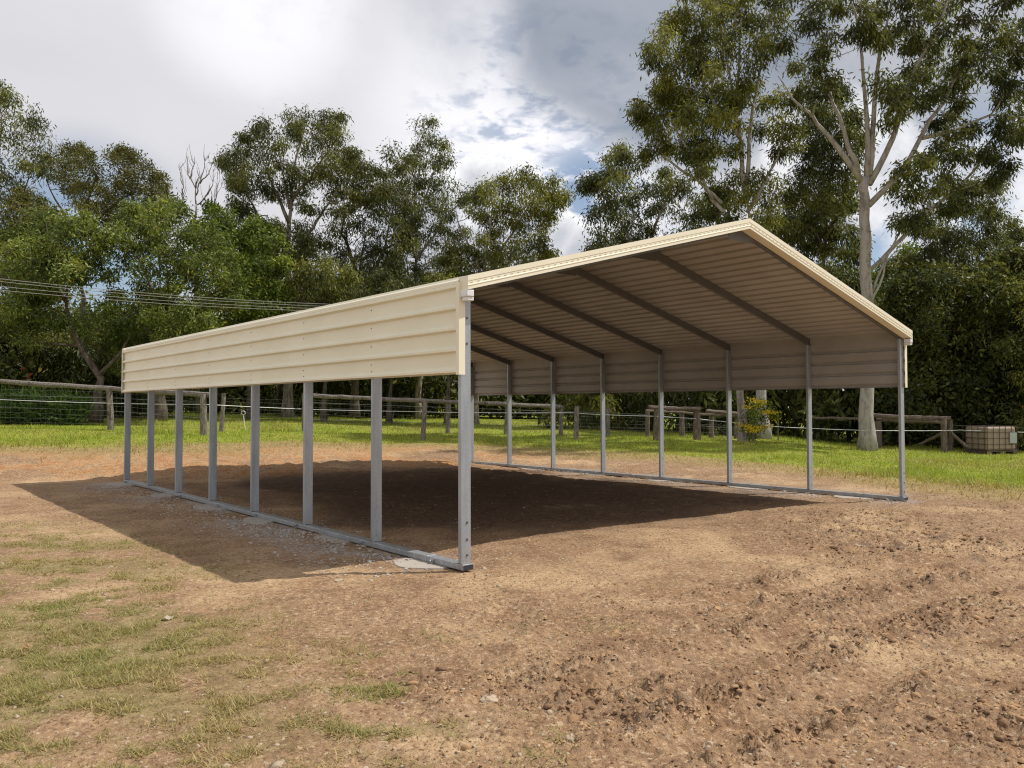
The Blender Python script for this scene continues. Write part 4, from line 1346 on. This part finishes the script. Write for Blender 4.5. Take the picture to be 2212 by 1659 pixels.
# yellow flowering shrub beside the dead stump
fs = tree('flowering_shrub', 'shrub with yellow flower clusters in front of a white gum trunk', 'shrub', 28.2, [(1625, 948), (1630, 920), (1632, 895)], [((.03, .01), (1630, 910), (1655, 890)), ((.03, .01), (1630, 915), (1608, 925))],
          [[(1600, 930), (1606, 890), (1628, 868), (1648, 872), (1670, 900), (1660, 912), (1640, 915), (1650, 935), (1620, 942)]], 12, (6, 11), 'lush', BARK, 401, depth=.6, r0=.04, leafscale=.55, tufts=(4, 6), dens=.7)
R = np.random.default_rng(402)
FC = []
for (x, y) in [(1632, 867), (1645, 878), (1655, 892), (1668, 894), (1672, 905), (1640, 869), (1622, 880), (1606, 920), (1618, 926), (1630, 924), (1642, 928), (1655, 922), (1628, 933)]:
    FC.append(at(x, y, 27.7+R.uniform(-.3, .5)))
FC = np.array(FC); n = len(FC)*46
ii = np.repeat(np.arange(len(FC)), 46)
Pp = FC[ii]+R.normal(0, 1, (n, 3))*np.array([.14, .14, .04])
A = unit(R.normal(0, 1, (n, 3))+np.array([0, 0, .8])); Wd = unit(np.cross(A, R.normal(0, 1, (n, 3))))
leaf_mesh('blossom', Pp, A, Wd, R.uniform(.05, .09, n), R.uniform(.04, .06, n), np.array([.58, .43, .02])*R.uniform(.6, 1.15, (n, 1)), fs, leaf_mat('petals', .3, .2))
# dead stump
b = gp(1603, 28.6)
st = empty('dead_stump', tuple(b), 'pale split dead tree stump between the stock pen and yellow shrub', 'stump')
mb = MB()
mb.tube([b-[0, 0, .1], at(1603, 920, 28.6), at(1600, 880, 28.6), at(1598, 848, 28.6), at(1597, 815, 28.6)], [.2, .15, .13, .12, .07], 9, True, .14)
mb.tube([b+RGT*.15-[0, 0, .1], at(1612, 925, 28.5), at(1610, 895, 28.5)], [.13, .1, .05], 7, True, .12)
mb.build('trunk', DEADW, st)
mb = MB()
mb.tube([at(1605, 900, 28.55), at(1618, 880, 28.3), at(1622, 868, 28.2)], [.05, .035, .015], 6); mb.build('branch', DEADW, st)
# strappy clump with red flowers at the far left fence
b = gp(100, 30.5)
sp = empty('strappy_plant', tuple(b), 'lush strappy leaved plant with a few red flowers behind the left fence', 'plant')
n = 1800
org = np.stack([gp(100+q, 30.5+R.uniform(-.6, .6)) for q in R.uniform(-95, 80, 60)])
ii = R.integers(0, 60, n)
Pp = org[ii]+np.stack([R.normal(0, .12, n), R.normal(0, .12, n), R.uniform(0, 1.0, n)], 1)
A = unit(np.stack([R.normal(0, .6, n), R.normal(0, .6, n), R.uniform(-.3, 1.0, n)], 1)); Wd = unit(np.cross(A, R.normal(0, 1, (n, 3))))
leaf_mesh('foliage', Pp, A, Wd, R.uniform(.35, .8, n), R.uniform(.05, .09, n), np.array([.07, .125, .025])*R.uniform(.5, 1.5, (n, 1)), sp, LEAF)
for (x, y) in ((51, 794), (61, 814), (66, 806)):
    c = at(x, y, 29.9); m_ = 26
    A = unit(R.normal(0, 1, (m_, 3)))
    leaf_mesh('red_flower', np.repeat(c[None], m_, 0)+R.normal(0, .02, (m_, 3)), A, unit(np.cross(A, R.normal(0, 1, (m_, 3)))), np.full(m_, .055), np.full(m_, .03), np.array([.34, .03, .025])*R.uniform(.6, 1.1, (m_, 1)), sp, LEAF)

# ------------------------------------------------------------------ ground litter: grass, clods, stones
def scatter(nw, rmin, rmax, half=0.75, power=1.0, seed=1):
    """points in the ground in view, denser near the camera"""
    Q = np.random.default_rng(seed)
    D = rmin*(rmax/rmin)**(Q.random(nw)**power)
    u = Q.uniform(-half, half, nw)
    xy = CAM[:2]+D[:, None]*HF+(D*u)[:, None]*RGT[:2]
    return xy[:, 0], xy[:, 1], D, u, Q


def ground_z(x, y):
    g, d, t, r, v = masks(x, y)
    return terrain(x, y)+relief(x, y, r, t, g), g, d, t, r


def grass_obj(name, label, x, y, z, L, lean, col, Wv, Q):
    n = len(x)
    P = np.stack([x, y, z-0.005], 1)
    a = Q.uniform(0, 2*np.pi, n)
    A = unit(np.stack([np.cos(a)*lean, np.sin(a)*lean, np.ones(n)], 1))
    Wd = unit(np.stack([-np.sin(a), np.cos(a), np.zeros(n)], 1)+Q.normal(0, .25, (n, 3)))
    root = empty('tmp', (0, 0, 0))
    o = leaf_mesh(name, P, A, Wd, L, Wv, col, root, LEAF, True)
    o.parent = None
    bpy.data.objects.remove(root)
    tag(o, label, 'grass', kind='stuff')
    return o


x, y, D, u, Q = scatter(620000, 2.6, 12, .75, .9, 3)
z, g, d, t, r = ground_z(x, y)
tuft = ss(fbm(x*7, y*7, 2, 101), .38, .60)
keep = Q.random(len(x)) < np.clip(t*(0.30+1.1*tuft)+0.006, 0, 1)
keep &= ~((np.abs(x) < .06) & (y > -.1))
x, y, z, D, t, tuft = (q[keep] for q in (x, y, z, D, t, tuft))
n = len(x)
tone = np.clip(fbm(x*1.3, y*1.3, 3, 7)*1.4-.3+Q.normal(0, .25, n), 0, 1)[:, None]
col = np.array([.38, .30, .14])*(1-tone)+np.array([.205, .225, .055])*tone
col *= Q.uniform(.6, 1.25, (n, 1))
grass_obj('worn_grass', 'trampled patchy green and straw grass in the left foreground', x, y, z, Q.uniform(.02, .05, n)*(.7+.8*tuft), Q.uniform(.6, 3.6, n), col, Q.uniform(.003, .0065, n)*(1+D*.08), Q)
x, y, D, u, Q = scatter(375000, 12, 48, .92, 1.0, 4)
z, g, d, t, r = ground_z(x, y)
keep = Q.random(len(x)) < np.clip(g*0.85+d*.25, 0, 1)
x, y, z, D, g = (q[keep] for q in (x, y, z, D, g))
n = len(x)
tone = np.clip(g*.75+fbm(x*.5, y*.5, 3, 8)*.9-.5+Q.normal(0, .15, n), 0, 1)[:, None]
col = np.array([.33, .255, .10])*(1-tone)+np.array([.25, .325, .03])*tone
col *= Q.uniform(.65, 1.2, (n, 1))
grass_obj('paddock_grass', 'mown bright green paddock grass beyond the soil pad', x, y, z, Q.uniform(.04, .09, n)*(1+1.6*ss(fbm(x*.8, y*.8, 4, 111), .55, .72)), Q.uniform(.3, 1.6, n), col, Q.uniform(.010, .018, n)*(1+D*.02), Q)


def clods(name, label, cat, x, y, z, s, mat, Q, flat_=0.7):
    base = np.array([(0, 0, 1), (.9, 0, .35), (.28, .85, .45), (-.72, .53, .3), (-.72, -.53, .4), (.28, -.85, .35), (.7, .5, -.5), (-.3, .8, -.5), (-.9, 0, -.5), (-.3, -.8, -.5), (.7, -.5, -.5)], float)
    tri = [(0, 1, 2), (0, 2, 3), (0, 3, 4), (0, 4, 5), (0, 5, 1), (1, 6, 2), (2, 6, 7), (2, 7, 3), (3, 7, 8), (3, 8, 4), (4, 8, 9), (4, 9, 5), (5, 9, 10), (5, 10, 1), (1, 10, 6)]
    n = len(x)
    a = Q.uniform(0, 2*np.pi, n)
    J = base[None]*(1+Q.uniform(-.35, .35, (n, 11, 1)))
    J = J*np.stack([Q.uniform(.7, 1.4, n), Q.uniform(.6, 1.1, n), Q.uniform(.45, .9, n)*flat_], 1)[:, None, :]*s[:, None, None]
    ca, sa = np.cos(a)[:, None], np.sin(a)[:, None]
    X = J[:, :, 0]*ca-J[:, :, 1]*sa+x[:, None]; Y = J[:, :, 0]*sa+J[:, :, 1]*ca+y[:, None]; Z = J[:, :, 2]+z[:, None]
    V = np.stack([X, Y, Z], -1).reshape(-1, 3)
    T = (np.array(tri)[None]+(np.arange(n)*11)[:, None, None]).reshape(-1, 3)
    me = bpy.data.meshes.new(name)
    me.vertices.add(len(V)); me.vertices.foreach_set('co', V.ravel())
    me.loops.add(T.size); me.loops.foreach_set('vertex_index', T.ravel().astype(np.int32))
    me.polygons.add(len(T)); me.polygons.foreach_set('loop_start', np.arange(len(T), dtype=np.int32)*3)
    me.update(calc_edges=True)
    me.materials.append(mat)
    o = bpy.data.objects.new(name, me); COL.objects.link(o)
    tag(o, label, cat, kind='stuff')
    return o


def m_clod(t, p, out):
    c = t.new('ShaderNodeNewGeometry').outputs['Position']
    n1 = t.noise(c, 3.5, 3, .6); n2 = t.noise(c, 40, 4, .7)
    col = t.mix(t.sm(n1, .4, .62), (0.17, 0.098, 0.056), (0.37, 0.23, 0.125))
    col = t.mix(t.m('MULTIPLY', t.sm(n2, .5, .7), .5), col, (0.43, 0.31, 0.2))
    t.put(p.inputs['Base Color'], col)
    bump(t, p, n2, .6, .01)


CLOD = principled('soil_clod', m_clod, .95, 0, .1)
x, y, D, u, Q = scatter(34000, 2.7, 16, .75, .8, 9)
z, g, d, t, r = ground_z(x, y)
keep = Q.random(len(x)) < np.clip(r*r*1.1+.03, 0, 1)*(1-g)
keep &= ~((np.minimum(np.abs(x), np.abs(x-W)) < .1) & (y > -.12))
x, y, z, r, D = (q[keep] for q in (x, y, z, r, D))
s = np.clip(Q.lognormal(-4.7, .5, len(x)), .004, .04)*(.6+.6*r)
clods('soil_clods', 'loose reddish brown clods strewn over the bare soil', 'soil', x, y, z, s, CLOD, Q)
def crumbs(name, label, x, y, z, s, mat, Q):
    n = len(x)
    a = Q.uniform(0, 2*np.pi, n)
    ang = a[:, None]+np.array([0, 1.7, 3.0, 4.6])[None]+Q.uniform(-.3, .3, (n, 4))
    rr = s[:, None]*Q.uniform(.7, 1.35, (n, 4))
    V = np.zeros((n, 5, 3))
    V[:, :4, 0] = x[:, None]+np.cos(ang)*rr; V[:, :4, 1] = y[:, None]+np.sin(ang)*rr; V[:, :4, 2] = (z-.3*s)[:, None]
    V[:, 4, 0] = x+Q.normal(0, .3, n)*s; V[:, 4, 1] = y+Q.normal(0, .3, n)*s; V[:, 4, 2] = z+s*Q.uniform(.4, .95, n)
    T = (np.array([(0, 1, 4), (1, 2, 4), (2, 3, 4), (3, 0, 4)])[None]+(np.arange(n)*5)[:, None, None]).reshape(-1, 3)
    me = bpy.data.meshes.new(name)
    me.vertices.add(n*5); me.vertices.foreach_set('co', V.ravel())
    me.loops.add(T.size); me.loops.foreach_set('vertex_index', T.ravel().astype(np.int32))
    me.polygons.add(len(T)); me.polygons.foreach_set('loop_start', np.arange(len(T), dtype=np.int32)*3)
    me.update(calc_edges=True); me.materials.append(mat)
    o = bpy.data.objects.new(name, me); COL.objects.link(o)
    tag(o, label, 'soil', kind='stuff')


x, y, D, u, Q = scatter(90000, 2.7, 14, .72, .85, 12)
z, g, d, t, r = ground_z(x, y)
keep = (Q.random(len(x)) < np.clip(.25+r*.9, 0, 1)*(1-g)*(1-.5*t)) & ~((np.minimum(np.abs(x), np.abs(x-W)) < .1) & (y > -.12))
x, y, z, r, D = (q[keep] for q in (x, y, z, r, D))
crumbs('soil_crumbs', 'fine crumbly soil covering the bare ground', x, y, z, np.clip(Q.lognormal(-5.1, .45, len(x)), .0025, .02)*(.8+.05*D), CLOD, Q)
STONE = principled('pale_stone', flat((0.38, 0.30, 0.215)), .9, 0, .2)
x, y, D, u, Q = scatter(3500, 2.8, 18, .75, .9, 10)
z, g, d, t, r = ground_z(x, y)
keep = (g < .2) & ~((np.minimum(np.abs(x), np.abs(x-W)) < .1) & (y > -.12))
x, y, z = (q[keep] for q in (x, y, z))
clods('pebbles', 'small pale pebbles scattered over the bare soil', 'pebble', x, y, z, np.clip(Q.lognormal(-4.9, .5, len(x)), .003, .03), STONE, Q)
# crushed stone along the rails
xs = np.concatenate([rng.normal(-.35, .35, 1800), rng.normal(8.35, .5, 1500)]); ys = np.concatenate([rng.uniform(.2, 11.4, 1800), rng.uniform(-.2, 11.4, 1500)])
kk = ~((np.minimum(np.abs(xs), np.abs(xs-W)) < .1)); xs, ys = xs[kk], ys[kk]
zz, g, d, t, r = ground_z(xs, ys)
clods('gravel', 'grey crushed stone spilled along the carport base rails', 'gravel', xs, ys, zz, np.clip(rng.lognormal(-4.5, .4, len(xs)), .004, .03), principled('grey_gravel', flat((0.40, 0.37, 0.34)), .9), rng)


def rock(px, py, size, mat, name, label, cat, sq=.55, seed=0, group=None):
    Q = np.random.default_rng(seed)
    c = ground_hit(px, py)
    zz = float(ground_z(np.array([c[0]]), np.array([c[1]]))[0][0])
    mb = MB(); nu, nv = 10, 6
    for i in range(nv+1):
        th = math.pi*i/nv
        for j in range(nu):
            a = 2*math.pi*j/nu
            k = size*(1+Q.uniform(-.22, .22))
            mb.v.append((c[0]+k*math.sin(th)*math.cos(a)*1.25, c[1]+k*math.sin(th)*math.sin(a)*.8, zz+k*sq*math.cos(th)))
    for i in range(nv):
        for j in range(nu):
            j2 = (j+1) % nu
            mb.f.append((i*nu+j, (i+1)*nu+j, (i+1)*nu+j2, i*nu+j2))
    o = mb.build(name, mat)
    tag(o, label, cat, group)


rock(731, 1257, .035, STONE, 'stone', 'pale stone on the soil left of the near post', 'stone', .7, 1)
rock(1055, 1512, .045, STONE, 'stone', 'yellowish stone lying in the middle foreground', 'stone', .6, 2)
rock(1230, 1598, .03, STONE, 'stone', 'small pale stone near the bottom edge right of centre', 'stone', .7, 3)
rock(55, 1398, .03, CLOD, 'clod', 'dark lump of soil near the left edge of the turf', 'clod', .8, 6)
rock(1545, 1325, .05, CLOD, 'clod', 'dark clod on smooth soil in the middle right', 'clod', .6, 7)
# scrap of white plastic
c = ground_hit(362, 1336)
mb = MB(); zz = float(ground_z(np.array([c[0]]), np.array([c[1]]))[0][0])
for i in range(5):
    for j in range(3):
        q = c+RGT*(.011*(i-2)*1.4)+np.array([*HF, 0])*(.02*(j-1)); mb.v.append((q[0], q[1], zz+.012+.006*math.sin(i*1.7)+.005*j))
for i in range(4):
    for j in range(2): mb.f.append((i*3+j, (i+1)*3+j, (i+1)*3+j+1, i*3+j+1))
o = mb.build('plastic_scrap', STONE)
sm = o.modifiers.new('thick', 'SOLIDIFY'); sm.thickness = .004
tag(o, 'pale scrap of plastic lying on the worn turf at left', 'scrap')
